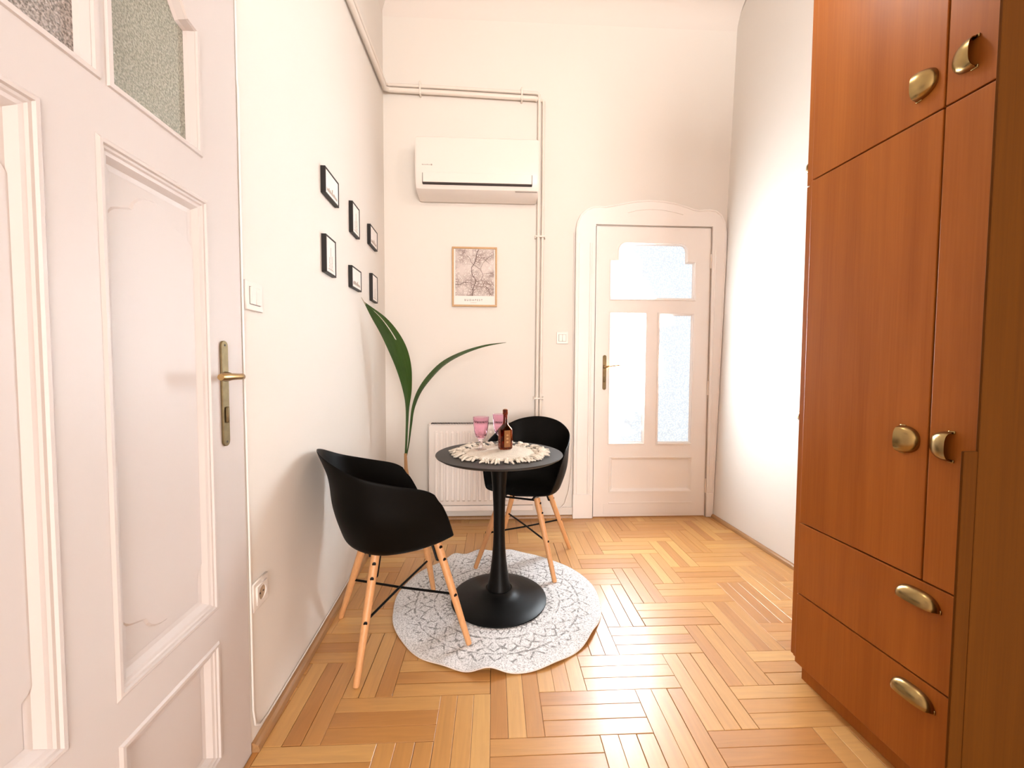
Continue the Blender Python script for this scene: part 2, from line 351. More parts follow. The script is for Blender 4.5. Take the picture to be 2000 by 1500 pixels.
# frames: local (a, b, n): a along the wall, b up, n out of the wall
T_LEFT = Matrix(((0, 0, 1, 0), (1, 0, 0, 0), (0, 1, 0, 0), (0, 0, 0, 1)))          # a->+Y, b->Z, n->+X
T_BACK = Matrix(((1, 0, 0, 0), (0, 0, -1, 0), (0, 1, 0, 0), (0, 0, 0, 1)))         # a->+X, b->Z, n->-Y
def plate(name, loops, n0, n1, m, T, parent=None, bevel=0.0, kind=None, smooth=False):
    me = plate_mesh(loops, n1-n0, bevel)
    me.transform(T @ Matrix.Translation((0, 0, (n0+n1)/2)))
    return from_me(name, me, m, parent, kind=kind, smooth=smooth, angle=30)
def rect(a0, a1, b0, b1): return [(a0, b0), (a1, b0), (a1, b1), (a0, b1)]
def offset_loop(lp, d):
    """inset a closed polygon by d (positive = inwards for ccw)"""
    n = len(lp); area = sum(lp[i][0]*lp[(i+1) % n][1]-lp[(i+1) % n][0]*lp[i][1] for i in range(n))
    s = 1 if area > 0 else -1; out = []
    for i in range(n):
        p0, p1, p2 = Vector(lp[i-1]), Vector(lp[i]), Vector(lp[(i+1) % n])
        d1 = (p1-p0).normalized(); d2 = (p2-p1).normalized()
        n1 = Vector((-d1.y, d1.x))*s; n2 = Vector((-d2.y, d2.x))*s
        b = (n1+n2); k = b.length
        if k < 1e-6: out.append(tuple(p1+n1*d)); continue
        b /= k; out.append(tuple(p1 + b*d/max(b.dot(n1), 0.5)))
    return out
def ring_mould(name, lp, prof, m, T, parent=None):
    """moulding that runs round a closed outline; prof = [(inset, height)...]"""
    bm = bmesh.new(); loops = []
    for d, h in prof:
        q = offset_loop(lp, d) if abs(d) > 1e-6 else lp
        loops.append([bm.verts.new(T @ Vector((x, y, h))) for x, y in q])
    n = len(lp)
    for a, b in zip(loops, loops[1:]):
        for i in range(n): bm.faces.new((a[i], a[(i+1) % n], b[(i+1) % n], b[i]))
    return from_bm(name, bm, m, parent)
def arc(cx, cy, r, a0, a1, n=8, ry=None):
    ry = r if ry is None else ry
    return [(cx+r*math.cos(math.radians(a0+(a1-a0)*i/n)), cy+ry*math.sin(math.radians(a0+(a1-a0)*i/n))) for i in range(n+1)]
def text_mesh(s, size, spacing=1.0):
    cu = bpy.data.curves.new('t', 'FONT'); cu.body = s; cu.size = size; cu.align_x = 'CENTER'; cu.space_character = spacing; cu.extrude = 0.0002
    o = bpy.data.objects.new('t', cu); COL.objects.link(o)
    dg = bpy.context.evaluated_depsgraph_get(); dg.update()
    me = bpy.data.meshes.new_from_object(o.evaluated_get(dg)); bpy.data.objects.remove(o); bpy.data.curves.remove(cu)
    return me

# ------------------------------------------------------------------ room geometry
XL = -0.68                              # left wall plane
A = -0.0453                             # the back wall and the parquet are turned a little against the side walls
B0 = Vector((XL, 3.117, 0)); RBK = Matrix.Translation(B0) @ Matrix.Rotation(A, 4, 'Z')
CEIL = 3.90; YR = -4.6
def bk(u, z, off=0.0): return RBK @ Vector((u, -off, z))
def xr(z): return 1.87 + 0.028*z        # right wall leans out a little
def structure(o): o['kind'] = 'structure'; return o

# left door opening, back door opening
D1 = (0.262, 1.238, 0.0, 2.42); D2 = (1.594, 2.492, 0.0, 2.258)
structure(plate('wall_left', [rect(YR, 3.25, -0.02, CEIL+0.05), rect(D1[0], D1[1], 0.004, D1[3])], -0.14, 0.0, M['wall'], Matrix.Translation((XL, 0, 0)) @ T_LEFT))
o = structure(plate('wall_back', [rect(-0.15, 2.85, -0.02, CEIL+0.05), rect(D2[0], D2[1], 0.004, D2[3])], -0.14, 0.0, M['wall'], T_BACK)); o.matrix_world = RBK
bm = bmesh.new()
vs = [bm.verts.new(v) for v in [(xr(0), YR, 0), (xr(0), 3.2, 0), (xr(CEIL), 3.2, CEIL), (xr(CEIL), YR, CEIL), (2.15, YR, 0), (2.15, 3.2, 0), (2.15, 3.2, CEIL), (2.15, YR, CEIL)]]
for q in ((0, 3, 2, 1), (4, 5, 6, 7), (0, 1, 5, 4), (1, 2, 6, 5), (2, 3, 7, 6), (3, 0, 4, 7)): bm.faces.new([vs[i] for i in q])
structure(from_bm('wall_right', bm, M['wall']))
structure(boxo('wall_rear', (XL-0.14, 2.15, YR-0.12, YR, 0, CEIL), M['wall']))
structure(boxo('ceiling', (XL-0.14, 2.2, YR-0.12, 3.3, CEIL, CEIL+0.1), M['ceiling']))
# coved edge between the walls and the ceiling
def cove(name, T, length, r=0.17):
    bm = bmesh.new(); prof = [(0, 0)] + [(r-r*math.cos(math.radians(t)), r*math.sin(math.radians(t))) for t in range(0, 91, 10)] + [(0, r)]
    ra = [bm.verts.new(T @ Vector((0, b, a))) for a, b in prof]; rb = [bm.verts.new(T @ Vector((length, b, a))) for a, b in prof]
    for i in range(len(prof)):
        j = (i+1) % len(prof); bm.faces.new((ra[i], ra[j], rb[j], rb[i]))
    bm.faces.new(ra); bm.faces.new(rb[::-1])
    return structure(from_bm(name, bm, M['ceiling'], smooth=True, angle=30))
cove('trim_1', RBK @ T_BACK @ Matrix.Translation((-0.02, CEIL-0.17, 0)), 2.68)
cove('trim_2', Matrix.Translation((XL, YR, CEIL-0.17)) @ T_LEFT, 7.70)

# ------------------------------------------------------------------ floor and parquet
floor = structure(boxo('floor', (XL-0.05, 2.0, YR, 3.2, -0.08, -0.006), M['subfloor']))
def clip(poly, a, b, c):                # keep a*x+b*y+c >= 0
    out = []
    for i in range(len(poly)):
        p, q = poly[i], poly[(i+1) % len(poly)]
        dp, dq = a*p[0]+b*p[1]+c, a*q[0]+b*q[1]+c
        if dp >= 0: out.append(p)
        if (dp < 0) != (dq < 0):
            t = dp/(dp-dq); out.append((p[0]+(q[0]-p[0])*t, p[1]+(q[1]-p[1])*t))
    return out
S = 0.1763; PW = S/3; OU, OV = 0.987, -1.8555
ca, sa = math.cos(A), math.sin(A)
def plank_bm(bm, poly, gap, tone=None, z=0.0, M4=None):
    lay = bm.faces.layers.float.get('tone') if tone is not None else None
    top = offset_loop(poly, gap+0.0012); rim = offset_loop(poly, gap)
    vt = [bm.verts.new((x, y, z)) for x, y in top]; vr = [bm.verts.new((x, y, z-0.0008)) for x, y in rim]; vb = [bm.verts.new((x, y, z-0.0055)) for x, y in rim]
    fs = [bm.faces.new(vt)]; n = len(poly)
    for i in range(n):
        j = (i+1) % n
        fs.append(bm.faces.new((vr[i], vr[j], vt[j], vt[i]))); fs.append(bm.faces.new((vb[i], vb[j], vr[j], vr[i])))
    if lay is not None:
        for f in fs: f[lay] = tone
    if M4 is not None: bmesh.ops.transform(bm, matrix=M4, verts=vt+vr+vb)
full = [(-S, -PW/2), (S, -PW/2), (S, PW/2), (-S, PW/2)]
share = {}
rest = bmesh.new(); rest.faces.layers.float.new('tone')
planks = []
for k in range(-46, 14):
    for m_ in range(-12, 14):
        for kind in (0, 1):
            cells = ((k + 4*m_), k, 2, 1) if kind == 0 else ((k + 3 + 4*m_), k, 1, 2)
            u0, v0 = OU + cells[0]*S, OV + cells[1]*S
            for i in range(3):
                if kind == 0: cu_, cv_, an = u0+S, v0+PW*(i+0.5), 0.0
                else: cu_, cv_, an = u0+PW*(i+0.5), v0+S, PI/2
                c = RBK @ Vector((cu_, cv_, 0)); ang = A+an
                if c.x < XL-0.3 or c.x > 2.1 or c.y < YR-0.1 or c.y > 3.35: continue
                planks.append((c.x, c.y, ang))
vis = []; hid = []
for (x, y, ang) in planks:
    R2 = Matrix.Rotation(ang, 2)
    poly = [tuple(R2 @ Vector(p) + Vector((x, y))) for p in full]
    q = clip(poly, 1, 0, -(XL+0.001)); q = clip(q, -1, 0, 1.868) if q else q
    q = clip(q, math.sin(A), -math.cos(A), -(math.sin(A)*B0.x - math.cos(A)*B0.y)-0.001) if q else q
    q = clip(q, 0, 1, -YR) if q else q
    if not q or len(q) < 3: continue
    ar = abs(sum(q[i][0]*q[(i+1) % len(q)][1]-q[(i+1) % len(q)][0]*q[i][1] for i in range(len(q))))/2
    if ar < 0.0004: continue
    R2i = Matrix.Rotation(-ang, 2)
    loc = [tuple(R2i @ (Vector(p)-Vector((x, y)))) for p in q]
    # dedupe
    lp = []
    for p in loc:
        if not lp or (Vector(p)-Vector(lp[-1])).length > 1e-4: lp.append(p)
    if (Vector(lp[0])-Vector(lp[-1])).length < 1e-4: lp.pop()
    if len(lp) < 3: continue
    rel = Vector((x, y, 0)); depth = fw.dot(rel - Vector((0, 0, 1.18)))
    px = 1000+F*rt2.dot(rel-Vector((0, 0, 1.18)))/max(depth, 0.1)
    seen = y > 1.02 and 430 < px < 1800 and not (x > 1.33 and y < 1.36)
    is_full = abs(ar-2*S*PW) < 1e-6
    (vis if seen else hid).append((x, y, ang, lp, is_full))
vis.sort(key=lambda p: p[1])
for i, (x, y, ang, lp, is_full) in enumerate(vis):
    gap = random.choice((0.0003, 0.0005, 0.0005, 0.0008, 0.0014))
    if i >= 296: hid.append((x, y, ang, lp, is_full)); continue
    key = gap if is_full else None
    if key in share and is_full: me = share[key]; ob = bpy.data.objects.new('plank', me); link(ob, floor)
    else:
        bm = bmesh.new(); plank_bm(bm, lp, gap)
        ob = from_bm('plank', bm, M['plank'], floor)
        if is_full: share[key] = ob.data
    ob.location = (x, y, random.uniform(-0.0004, 0.0002)); ob.rotation_euler = (random.gauss(0, 0.0022), random.gauss(0, 0.0009), ang)
for (x, y, ang, lp, is_full) in hid:
    plank_bm(rest, lp, 0.0005, tone=random.random(), M4=Matrix.Translation((x, y, 0)) @ Matrix.Rotation(ang, 4, 'Z'))
from_bm('planks_beyond', rest, M['plank'], floor, kind='stuff')

# baseboards
def quarter(name, p0, p1, inward, h, d, m):
    bm = bmesh.new(); p0 = Vector(p0); p1 = Vector(p1); inward = Vector(inward).normalized()
    prof = [(0.0005, 0.0005), (d, 0.0005), (d, h*0.3), (d*0.85, h*0.65), (d*0.5, h*0.92), (0.004, h), (0.0005, h)]
    ra = [bm.verts.new(p0 + inward*a + Vector((0, 0, b))) for a, b in prof]; rb = [bm.verts.new(p1 + inward*a + Vector((0, 0, b))) for a, b in prof]
    for i in range(len(prof)):
        j = (i+1) % len(prof); bm.faces.new((ra[i], ra[j], rb[j], rb[i]))
    bm.faces.new(ra); bm.faces.new(rb[::-1])
    return structure(from_bm(name, bm, m, smooth=True, angle=25))
quarter('baseboard_left', (XL, 1.242, 0), (XL, 3.10, 0), (1, 0, 0), 0.030, 0.024, M['baseboard'])
quarter('baseboard_right', (1.871, 1.20, 0), (1.871, 2.985, 0), (-1, 0, 0), 0.026, 0.020, M['baseboard'])
pa, pb = bk(0.02, 0), bk(1.435, 0); quarter('baseboard_back', pa, pb, -(RBK.to_3x3() @ Vector((0, 1, 0))), 0.024, 0.020, M['baseboard'])
o = structure(boxo('trim_3', (0.02, 1.436, -0.012, -0.0005, 0.026, 0.085), M['wall'], bev=0.002)); o.matrix_world = RBK

# ------------------------------------------------------------------ door_1 (left wall, nearest the camera)
d1 = thing('door_1', 'white panelled door with brass handle in the near left wall', 'door', (XL, 0, 0), kind='structure')
py = [(0.405, 0.707), (0.799, 1.098)]                        # panel columns
MID = (0.540, 1.594); LOW = (0.130, 0.452); TOPZ = (1.707, 2.12)
def shoulder(a0, a1, b0, b1, sh, side):
    """pane outline with a shouldered corner at the top on one side or both"""
    r = []
    r += [(a0, b0), (a1, b0)]
    if side in ('r', 'b'): r += [(a1, b1-0.135)] + [(a1-0.030, b1-0.132), (a1-0.030, b1-0.135)][0:1] + [(a1-sh, b1-0.10)] + arc(a1-sh-0.045, b1-0.045, 0.045, 0, 90, 5)
    else: r += [(a1, b1)]
    if side in ('l', 'b'): r += arc(a0+sh+0.045, b1-0.045, 0.045, 90, 180, 5) + [(a0+sh, b1-0.10), (a0+0.030, b1-0.132), (a0, b1-0.135)]
    else: r += [(a0, b1)]
    return r
pane_l = shoulder(0.45, 0.798, *TOPZ, 0.055, 'l'); pane_r = shoulder(0.840, 1.070, *TOPZ, 0.055, 'r')
holes = [rect(*c, *z) for c in py for z in (MID, LOW)] + [pane_l, pane_r]
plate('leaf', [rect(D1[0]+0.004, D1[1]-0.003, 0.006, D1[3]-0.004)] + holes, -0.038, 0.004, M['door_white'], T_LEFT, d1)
for c in py:
    for z in (MID, LOW):
        lp = rect(*c, *z)
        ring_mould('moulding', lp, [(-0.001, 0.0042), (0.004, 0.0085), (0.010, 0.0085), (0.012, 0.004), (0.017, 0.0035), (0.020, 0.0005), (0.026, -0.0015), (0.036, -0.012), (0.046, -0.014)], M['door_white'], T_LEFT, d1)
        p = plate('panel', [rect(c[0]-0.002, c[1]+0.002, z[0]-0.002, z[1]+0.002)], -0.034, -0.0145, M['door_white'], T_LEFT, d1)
        if z is MID:
            a0, a1 = c[0]+0.026, c[1]-0.026; mid = (a0+a1)/2; b0, b1 = 0.607, 1.533
            q = [(a0, b0+0.09)] + arc(a0+0.045, b0+0.09, 0.045, 180, 255, 5) + arc(mid, b0+0.045, 0.062, 190, 350, 10, 0.045) + arc(a1-0.045, b0+0.09, 0.045, -75, 0, 5)
            q += arc(a1-0.045, b1-0.09, 0.045, 0, 75, 5) + arc(mid, b1-0.045, 0.062, -10+20, 170, 10, 0.045) + arc(a0+0.045, b1-0.09, 0.045, 105, 180, 5)
            qq = []
            for t in q:
                if not qq or (Vector(t)-Vector(qq[-1])).length > 0.003: qq.append(t)
            bm = bmesh.new()
            l0 = [bm.verts.new(T_LEFT @ Vector((x, y, -0.0146))) for x, y in qq]; l1 = [bm.verts.new(T_LEFT @ Vector((x, y, -0.0105))) for x, y in offset_loop(qq, 0.004)]
            for i in range(len(qq)): bm.faces.new((l0[i], l0[(i+1) % len(qq)], l1[(i+1) % len(qq)], l1[i]))
            bm.faces.new(l1); bmesh.ops.triangulate(bm, faces=[f for f in bm.faces if len(f.verts) > 4])
            from_bm('raised_field', bm, M['door_white'], p)
for lp, mm in ((pane_l, 'dim_pane'), (pane_r, 'green_pane')):
    ring_mould('pane_moulding', lp, [(-0.014, 0.004), (-0.012, 0.008), (-0.003, 0.008), (0.0, 0.003), (0.003, -0.012), (0.008, -0.018)], M['door_white'], T_LEFT, d1)
    pn = plate('pane', [offset_loop(lp, -0.004)], -0.026, -0.018, M[mm], T_LEFT, d1)
def door_handle(parent, T, a, b0, b1, bl, w, lever_pts, lever_r, thumb=True):
    hp = plate('handle_plate', [arc(a, b1-w/2, w/2, 0, 180, 8) + arc(a, b0+w/2, w/2, 180, 360, 8)], 0.004, 0.010, M['old_brass'], T, parent, bevel=0.001)
    bm = bmesh.new()
    bmesh.ops.create_cone(bm, cap_ends=True, segments=20, radius1=0.014, radius2=0.011, depth=0.012, matrix=T @ Matrix.Translation((a, bl, 0.016)))
    from_bm('rosette', bm, M['old_brass'], hp, smooth=True)
    bm = bmesh.new(); tube(bm, [T @ Vector(p) for p in lever_pts], lever_r, 14)
    from_bm('lever', bm, M['lever_brass'], hp, smooth=True, angle=60)
    bm = bmesh.new(); c0 = b0+(b1-b0)*0.30
    box(bm, -0.006, 0.006, -0.022, 0.022, 0.0, 0.007, bev=0.004, seg=2, T=T @ Matrix.Translation((a, c0, 0.0095)))
    from_bm('lock_cover', bm, M['old_brass'], hp, smooth=True, angle=60)
    for bb in (b0+0.012, b1-0.012):
        bm = bmesh.new(); bmesh.ops.create_cone(bm, cap_ends=True, segments=10, radius1=0.0035, radius2=0.0025, depth=0.002, matrix=T @ Matrix.Translation((a, bb, 0.0105)))
        from_bm('screw', bm, M['dark_slot'], hp)
door_handle(d1, T_LEFT, 1.146, 0.962, 1.246, 1.150, 0.028,
            [(1.146, 1.150, 0.018), (1.146, 1.150, 0.044), (1.141, 1.150, 0.054), (1.128, 1.1505, 0.057), (1.10, 1.151, 0.057), (1.06, 1.151, 0.056), (1.048, 1.151, 0.056)],
            [0.0085, 0.0085, 0.0088, 0.0082, 0.0085, 0.0105, 0.008])
# thin cable clipped down the door edge, along the floor edge
pts = [(XL+0.004, 1.243, 2.6), (XL+0.004, 1.243, 1.99), (XL+0.004, 1.247, 1.97), (XL+0.004, 1.246, 1.3), (XL+0.004, 1.250, 0.62), (XL+0.004, 1.250, 0.13), (XL+0.005, 1.258, 0.075), (XL+0.006, 1.285, 0.050), (XL+0.006, 1.33, 0.044), (XL+0.006, 1.6, 0.040), (XL+0.006, 2.3, 0.040), (XL+0.006, 3.05, 0.040)]
tag(tubeo('wall_cable', pts, 0.003, M['cable'], n=8), 'thin white cable running along the left wall above the wooden skirting', 'cable')

# ------------------------------------------------------------------ door_2 (back wall) and its casing
d2 = thing('door_2', 'white back door with three daylit frosted panes', 'door', kind='structure'); d2.matrix_world = RBK
u0, u1 = 1.721, 2.362
top_pane = [(u0, 1.710), (u1, 1.714), (u1, 1.986), (u1-0.058, 1.988), (u1-0.059, 2.07)] + arc(u1-0.059-0.05, 2.075, 0.048, 0, 90, 6) + arc(u0+0.06+0.05, 2.075, 0.048, 90, 180, 6) + [(u0+0.060, 1.988), (u0, 1.986)]
left_pane = rect(1.722, 1.984, 0.593, 1.590); right_pane = rect(2.103, 2.361, 0.592, 1.588)
low = rect(1.724, 2.386, 0.200, 0.479)
plate('leaf', [rect(D2[0]+0.005, D2[1]-0.003, 0.008, D2[3]-0.004), top_pane, left_pane, right_pane, low], -0.035, 0.006, M['white'], T_BACK, d2)
for lp in (top_pane, left_pane, right_pane):
    ring_mould('pane_moulding', lp, [(-0.016, 0.006), (-0.015, 0.013), (-0.007, 0.014), (-0.004, 0.009), (0.0, 0.008), (0.001, -0.004), (0.006, -0.008)], M['white'], T_BACK, d2)
    plate('pane', [offset_loop(lp, -0.004)], -0.014, -0.008, M['lit_pane'], T_BACK, d2)
ring_mould('moulding', low, [(-0.002, 0.006), (0.0, 0.010), (0.008, 0.009), (0.014, 0.0), (0.022, -0.008), (0.028, -0.010)], M['white'], T_BACK, d2)
plate('panel', [offset_loop(low, -0.003)], -0.03, -0.010, M['white'], T_BACK, d2)
bm = bmesh.new(); box(bm, 1.72, 2.39, 0.108, 0.122, 0.006, 0.012, bev=0.003, seg=2, T=T_BACK); from_bm('kick_bead', bm, M['white'], d2, smooth=True); bm = bmesh.new(); box(bm, 1.68, 2.42, 0.030, 0.108, 0.006, 0.009, bev=0.001, T=T_BACK)
from_bm('kick_rail', bm, M['white'], d2, smooth=True)
door_handle(d2, T_BACK, 1.674, 1.004, 1.274, 1.184, 0.028,
            [(1.674, 1.184, 0.018), (1.676, 1.183, 0.046), (1.684, 1.183, 0.054), (1.705, 1.187, 0.056), (1.740, 1.192, 0.056), (1.780, 1.197, 0.054), (1.794, 1.197, 0.053)],
            [0.008, 0.0078, 0.0075, 0.0068, 0.0062, 0.006, 0.005])
for zc in (2.00, 1.02, 0.25):
    bm = bmesh.new(); tube(bm, [T_BACK @ Vector((2.494, zc-0.055, 0.012)), T_BACK @ Vector((2.494, zc+0.055, 0.012))], 0.006, 8)
    from_bm('hinge', bm, M['hinge'], d2, smooth=True)
out_l = [(1.438, 0.003), (1.438, 2.225), (1.445, 2.275), (1.469, 2.328), (1.515, 2.371), (1.564, 2.392), (1.61, 2.396), (1.654, 2.394), (1.733, 2.408), (1.80, 2.424), (1.899, 2.441), (2.0, 2.448), (2.101, 2.445), (2.202, 2.430), (2.29, 2.407), (2.345, 2.388), (2.393, 2.381), (2.43, 2.386), (2.474, 2.388), (2.522, 2.381), (2.564, 2.351), (2.592, 2.299), (2.604, 2.23), (2.606, 2.05), (2.551, 0.003)]
cas = structure(plate('trim_4', [out_l + [(2.496, 0.003), (2.496, 2.262), (1.590, 2.262), (1.590, 0.003)]], 0.0005, 0.024, M['white'], T_BACK, None, bevel=0.002)); cas.matrix_world = RBK
def bead(pts, r, flat=1.0):
    bm = bmesh.new(); tube(bm, [T_BACK @ Vector((p[0], p[1], p[2] if len(p) > 2 else 0.024)) for p in pts], r, 8); return from_bm('bead', bm, M['white'], cas, smooth=True)
bead([(x+0.006*(1 if x < 2 else -1), y-0.004, 0.023) for x, y in out_l], 0.007)
for off, r in ((0.026, 0.004), (0.112, 0.006), (0.126, 0.003)):
    bead([(1.438+off, 0.195), (1.438+off, 2.12)], r)
bead([(2.515, 0.15), (2.525, 2.10)], 0.004)
bead([(1.83, 2.352), (1.90, 2.372), (2.0, 2.382), (2.1, 2.379), (2.2, 2.362), (2.26, 2.348)], 0.004)
bm = bmesh.new(); box(bm, 1.434, 1.588, 0.002, 0.192, 0.001, 0.032, bev=0.003, T=T_BACK); from_bm('plinth', bm, M['white'], cas)
bm = bmesh.new(); box(bm, 2.498, 2.548, 0.002, 0.19, 0.001, 0.030, bev=0.002, T=T_BACK); from_bm('plinth', bm, M['white'], cas)
structure(boxo('trim_5', (1.60, 2.49, -0.006, 0.10, 0.0005, 0.0075), M['baseboard'])).matrix_world = RBK

# ------------------------------------------------------------------ wardrobe
WX = 1.21; WT = 2.78
wd = thing('wardrobe', 'tall cherry wood wardrobe with brass cup handles along the right wall', 'wardrobe', (WX, 0.80, 0))
bm = bmesh.new(); box(bm, 0.020, 0.655, 0.027, 0.612, 0.066, WT, bev=0.001)
from_bm('carcass', bm, M['cherry'], wd)
boxo('plinth', (0.026, 0.640, 0.030, 0.575, 0.001, 0.066), M['cherry'], wd)
def slab(name, y0, y1, z0, z1, x0=0.0, x1=0.019):
    return boxo(name, (x0, x1, y0-0.80, y1-0.80, z0, z1), M['cherry'], wd, bev=0.0022, seg=2)
G = 0.0022
SP = 0.9665
dt1 = slab('door', SP+G, 1.381, 1.857+G, WT-0.02); dt2 = slab('door', 0.829, SP-G, 1.857+G, WT-0.02)
dl1 = slab('door', SP+G, 1.381, 0.603+G, 1.857-G); dl2 = slab('door', 0.829, SP-G, 0.603+G, 1.857-G)
dr1 = slab('drawer', 0.829, 1.381, 0.334+G, 0.603-G); dr2 = slab('drawer', 0.829, 1.381, 0.066, 0.334-G)
def cup(parent, y, z, w, h, d, rot, name='handle', nrm=None):
    """cup pull: half dome shell w wide, h high, d proud, open at its lower side; rot turns it on the door face"""
    bm = bmesh.new(); nu, nv = 18, 8
    rows = []
    for j in range(nv+1):
        ph = PI/2*j/nv                              # 0 at the door face (upper rim) .. 90 at the open lip
        row = []
        for i in range(nu+1):
            th = PI*i/nu
            e = 0.80
            cx = math.copysign(abs(math.cos(th))**e, math.cos(th)); sn = math.sin(th)**e if 0 < i < nu else 0.0
            x = -d*math.sin(ph)*(0.35+0.65*sn) if j else 0.0
            row.append(bm.verts.new((x, cx*w/2*(1-0.10*(1-math.cos(ph))), h*sn*math.cos(ph)-h*0.35)))
        rows.append(row)
    for a, b in zip(rows, rows[1:]):
        for i in range(nu):
            try: bm.faces.new((a[i], a[i+1], b[i+1], b[i]))
            except ValueError: pass
    bmesh.ops.remove_doubles(bm, verts=bm.verts, dist=0.0004)
    r = bmesh.ops.solidify(bm, geom=list(bm.faces), thickness=0.0022)
    # flange against the door
    box(bm, -0.003, 0.0, -w/2-0.004, -w/2+0.004, -h*0.42, -h*0.10, bev=0.001)
    box(bm, -0.003, 0.0, w/2-0.004, w/2+0.004, -h*0.42, -h*0.10, bev=0.001)
    T = Matrix.Translation((-0.0005, y-0.80, z)) @ Matrix.Rotation(rot, 4, 'X')
    if nrm is not None: T = nrm
    bmesh.ops.transform(bm, matrix=T, verts=bm.verts)
    return from_bm(name, bm, M['brass'], parent, smooth=True, angle=50)
cup(dt1, 1.016, 1.949, 0.072, 0.048, 0.026, PI/2)
cup(dt2, 0.917, 1.949, 0.072, 0.048, 0.026, -PI/2)
cup(dl1, 1.018, 0.981, 0.074, 0.048, 0.026, PI/2)
cup(dl2, 0.925, 0.981, 0.074, 0.048, 0.026, -PI/2)
cup(dr1, 0.971, 0.553, 0.104, 0.036, 0.026, 0.0)
cup(dr2, 0.973, 0.280, 0.104, 0.036, 0.026, 0.0)
# doors on the wardrobe's far end, with their handles just showing past the corner
for z0, z1, hz in ((1.857+G, WT-0.02, 1.93), (0.066, 1.857-G, 0.995)):
    ds = boxo('side_door', (0.024, 0.640, 0.6125, 0.629, z0, z1), M['cherry'], wd, bev=0.002, seg=2)
    cup(ds, 0, 0, 0.05, 0.045, 0.026, 0, nrm=Matrix.Translation((0.055, 0.6295, hz)) @ Matrix.Rotation(-PI/2, 4, 'Z') @ Matrix.Rotation(PI/2, 4, 'X'))
# darker end panel nearest the camera, with its lower stepped strip
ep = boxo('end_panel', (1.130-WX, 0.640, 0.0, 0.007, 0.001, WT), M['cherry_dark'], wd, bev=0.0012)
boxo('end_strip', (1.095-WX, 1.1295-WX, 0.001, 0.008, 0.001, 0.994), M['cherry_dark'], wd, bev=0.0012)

# ------------------------------------------------------------------ things on the back wall
def back_thing(name, label, cat, u, z, group=None):
    o = thing(name, label, cat, group=group); o.matrix_world = RBK @ Matrix.Translation((u, 0, z)); return o
# air conditioner; local X along wall, Y into wall, Z up
ac = back_thing('air_conditioner', 'white wall mounted air conditioner above the map poster', 'air conditioner', 0.268, 2.40)
W_ = 0.866; prof = [(0.001, 0.355), (0.185, 0.382), (0.198, 0.372), (0.203, 0.30), (0.203, 0.15), (0.196, 0.075), (0.172, 0.030), (0.13, 0.012), (0.02, 0.0), (0.001, 0.02)]
bm = bmesh.new()
ringA = []; ringB = []; n_ = 7
xs = [0.0, 0.004, 0.012, 0.05, W_-0.05, W_-0.012, W_-0.004, W_]; sc_ = [0.965, 0.985, 0.996, 1, 1, 0.996, 0.985, 0.965]
rows = []
for x, s in zip(xs, sc_): rows.append([bm.verts.new((x, -(0.1+(a-0.1)*s), 0.19+(b-0.19)*s)) for a, b in prof])
for a, b in zip(rows, rows[1:]):
    for i in range(len(prof)):
        j = (i+1) % len(prof); bm.faces.new((a[i], a[j], b[j], b[i]))
bm.faces.new(rows[0]); bm.faces.new(rows[-1][::-1])
body = from_bm('body', bm, M['plastic'], ac, smooth=True, angle=28)
bm = bmesh.new(); box(bm, 0.050, W_-0.048, -0.2045, -0.15, 0.054, 0.128, bev=0.002); slot = from_bm('outlet', bm, M['dark_slot'], ac)
bm = bmesh.new(); box(bm, 0.054, W_-0.052, -0.0065, 0.0, -0.032, 0.032, bev=0.002, seg=2, T=Matrix.Translation((0, -0.2035, 0.0955)) @ Matrix.Rotation(0.10, 4, 'X'))
flap = from_bm('flap', bm, M['plastic'], ac)
bm = bmesh.new(); box(bm, 0.70, W_-0.010, -0.172, -0.160, 0.024, 0.027); from_bm('seam', bm, M['grey_print'], ac)
bm = bmesh.new()
for i in range(7): box(bm, 0.048+i*0.0085, 0.0535+i*0.0085, -0.2036, -0.2030, 0.179, 0.179+random.choice((0.005, 0.0065)))
bmesh.ops.create_cone(bm, cap_ends=True, segments=12, radius1=0.006, radius2=0.006, depth=0.0008, matrix=Matrix.Translation((0.114, -0.2033, 0.182)) @ Matrix.Rotation(PI/2, 4, 'X'))
from_bm('badge', bm, M['grey_print'], ac, kind='stuff')

# pipes
def bpipe(name, label, pts, r, flat_pts=None):
    o = tubeo(name, [RBK @ Vector((p[0], -p[1], p[2])) if len(p) == 3 else Vector(p[:3]) for p in pts], r, M['pipe'], n=12); return tag(o, label, 'pipe')
left_run = lambda y, z, o: (XL+o, y, z, 0)
bpipe('heating_pipe', 'upper painted pipe of the pair running under the ceiling and down to the radiator',
      [left_run(0.9, 2.975, 0.028), left_run(2.2, 3.125, 0.028), left_run(3.06, 3.218, 0.028), (0.045, 0.030, 3.226), (0.5, 0.028, 3.220), (1.135, 0.028, 3.204), (1.150, 0.026, 3.192), (1.152, 0.026, 3.15), (1.150, 0.026, 1.7), (1.148, 0.026, 0.9), (1.146, 0.026, 0.40)], 0.0115)
bpipe('heating_pipe', 'lower and thicker painted pipe of the pair along the back wall above the air conditioner',
      [left_run(0.9, 2.925, 0.024), left_run(2.2, 3.078, 0.024), left_run(3.05, 3.178, 0.026), (0.055, 0.032, 3.190), (0.5, 0.027, 3.183), (1.120, 0.027, 3.166), (1.132, 0.018, 3.166)], 0.017)
bpipe('heating_pipe', 'thin painted pipe standing on the back wall right of the air conditioner',
      [(1.155, 0.018, 3.155), (1.176, 0.022, 3.157), (1.184, 0.024, 3.148), (1.184, 0.024, 2.4), (1.180, 0.024, 1.6), (1.177, 0.024, 0.9), (1.174, 0.024, 0.10)], 0.010)
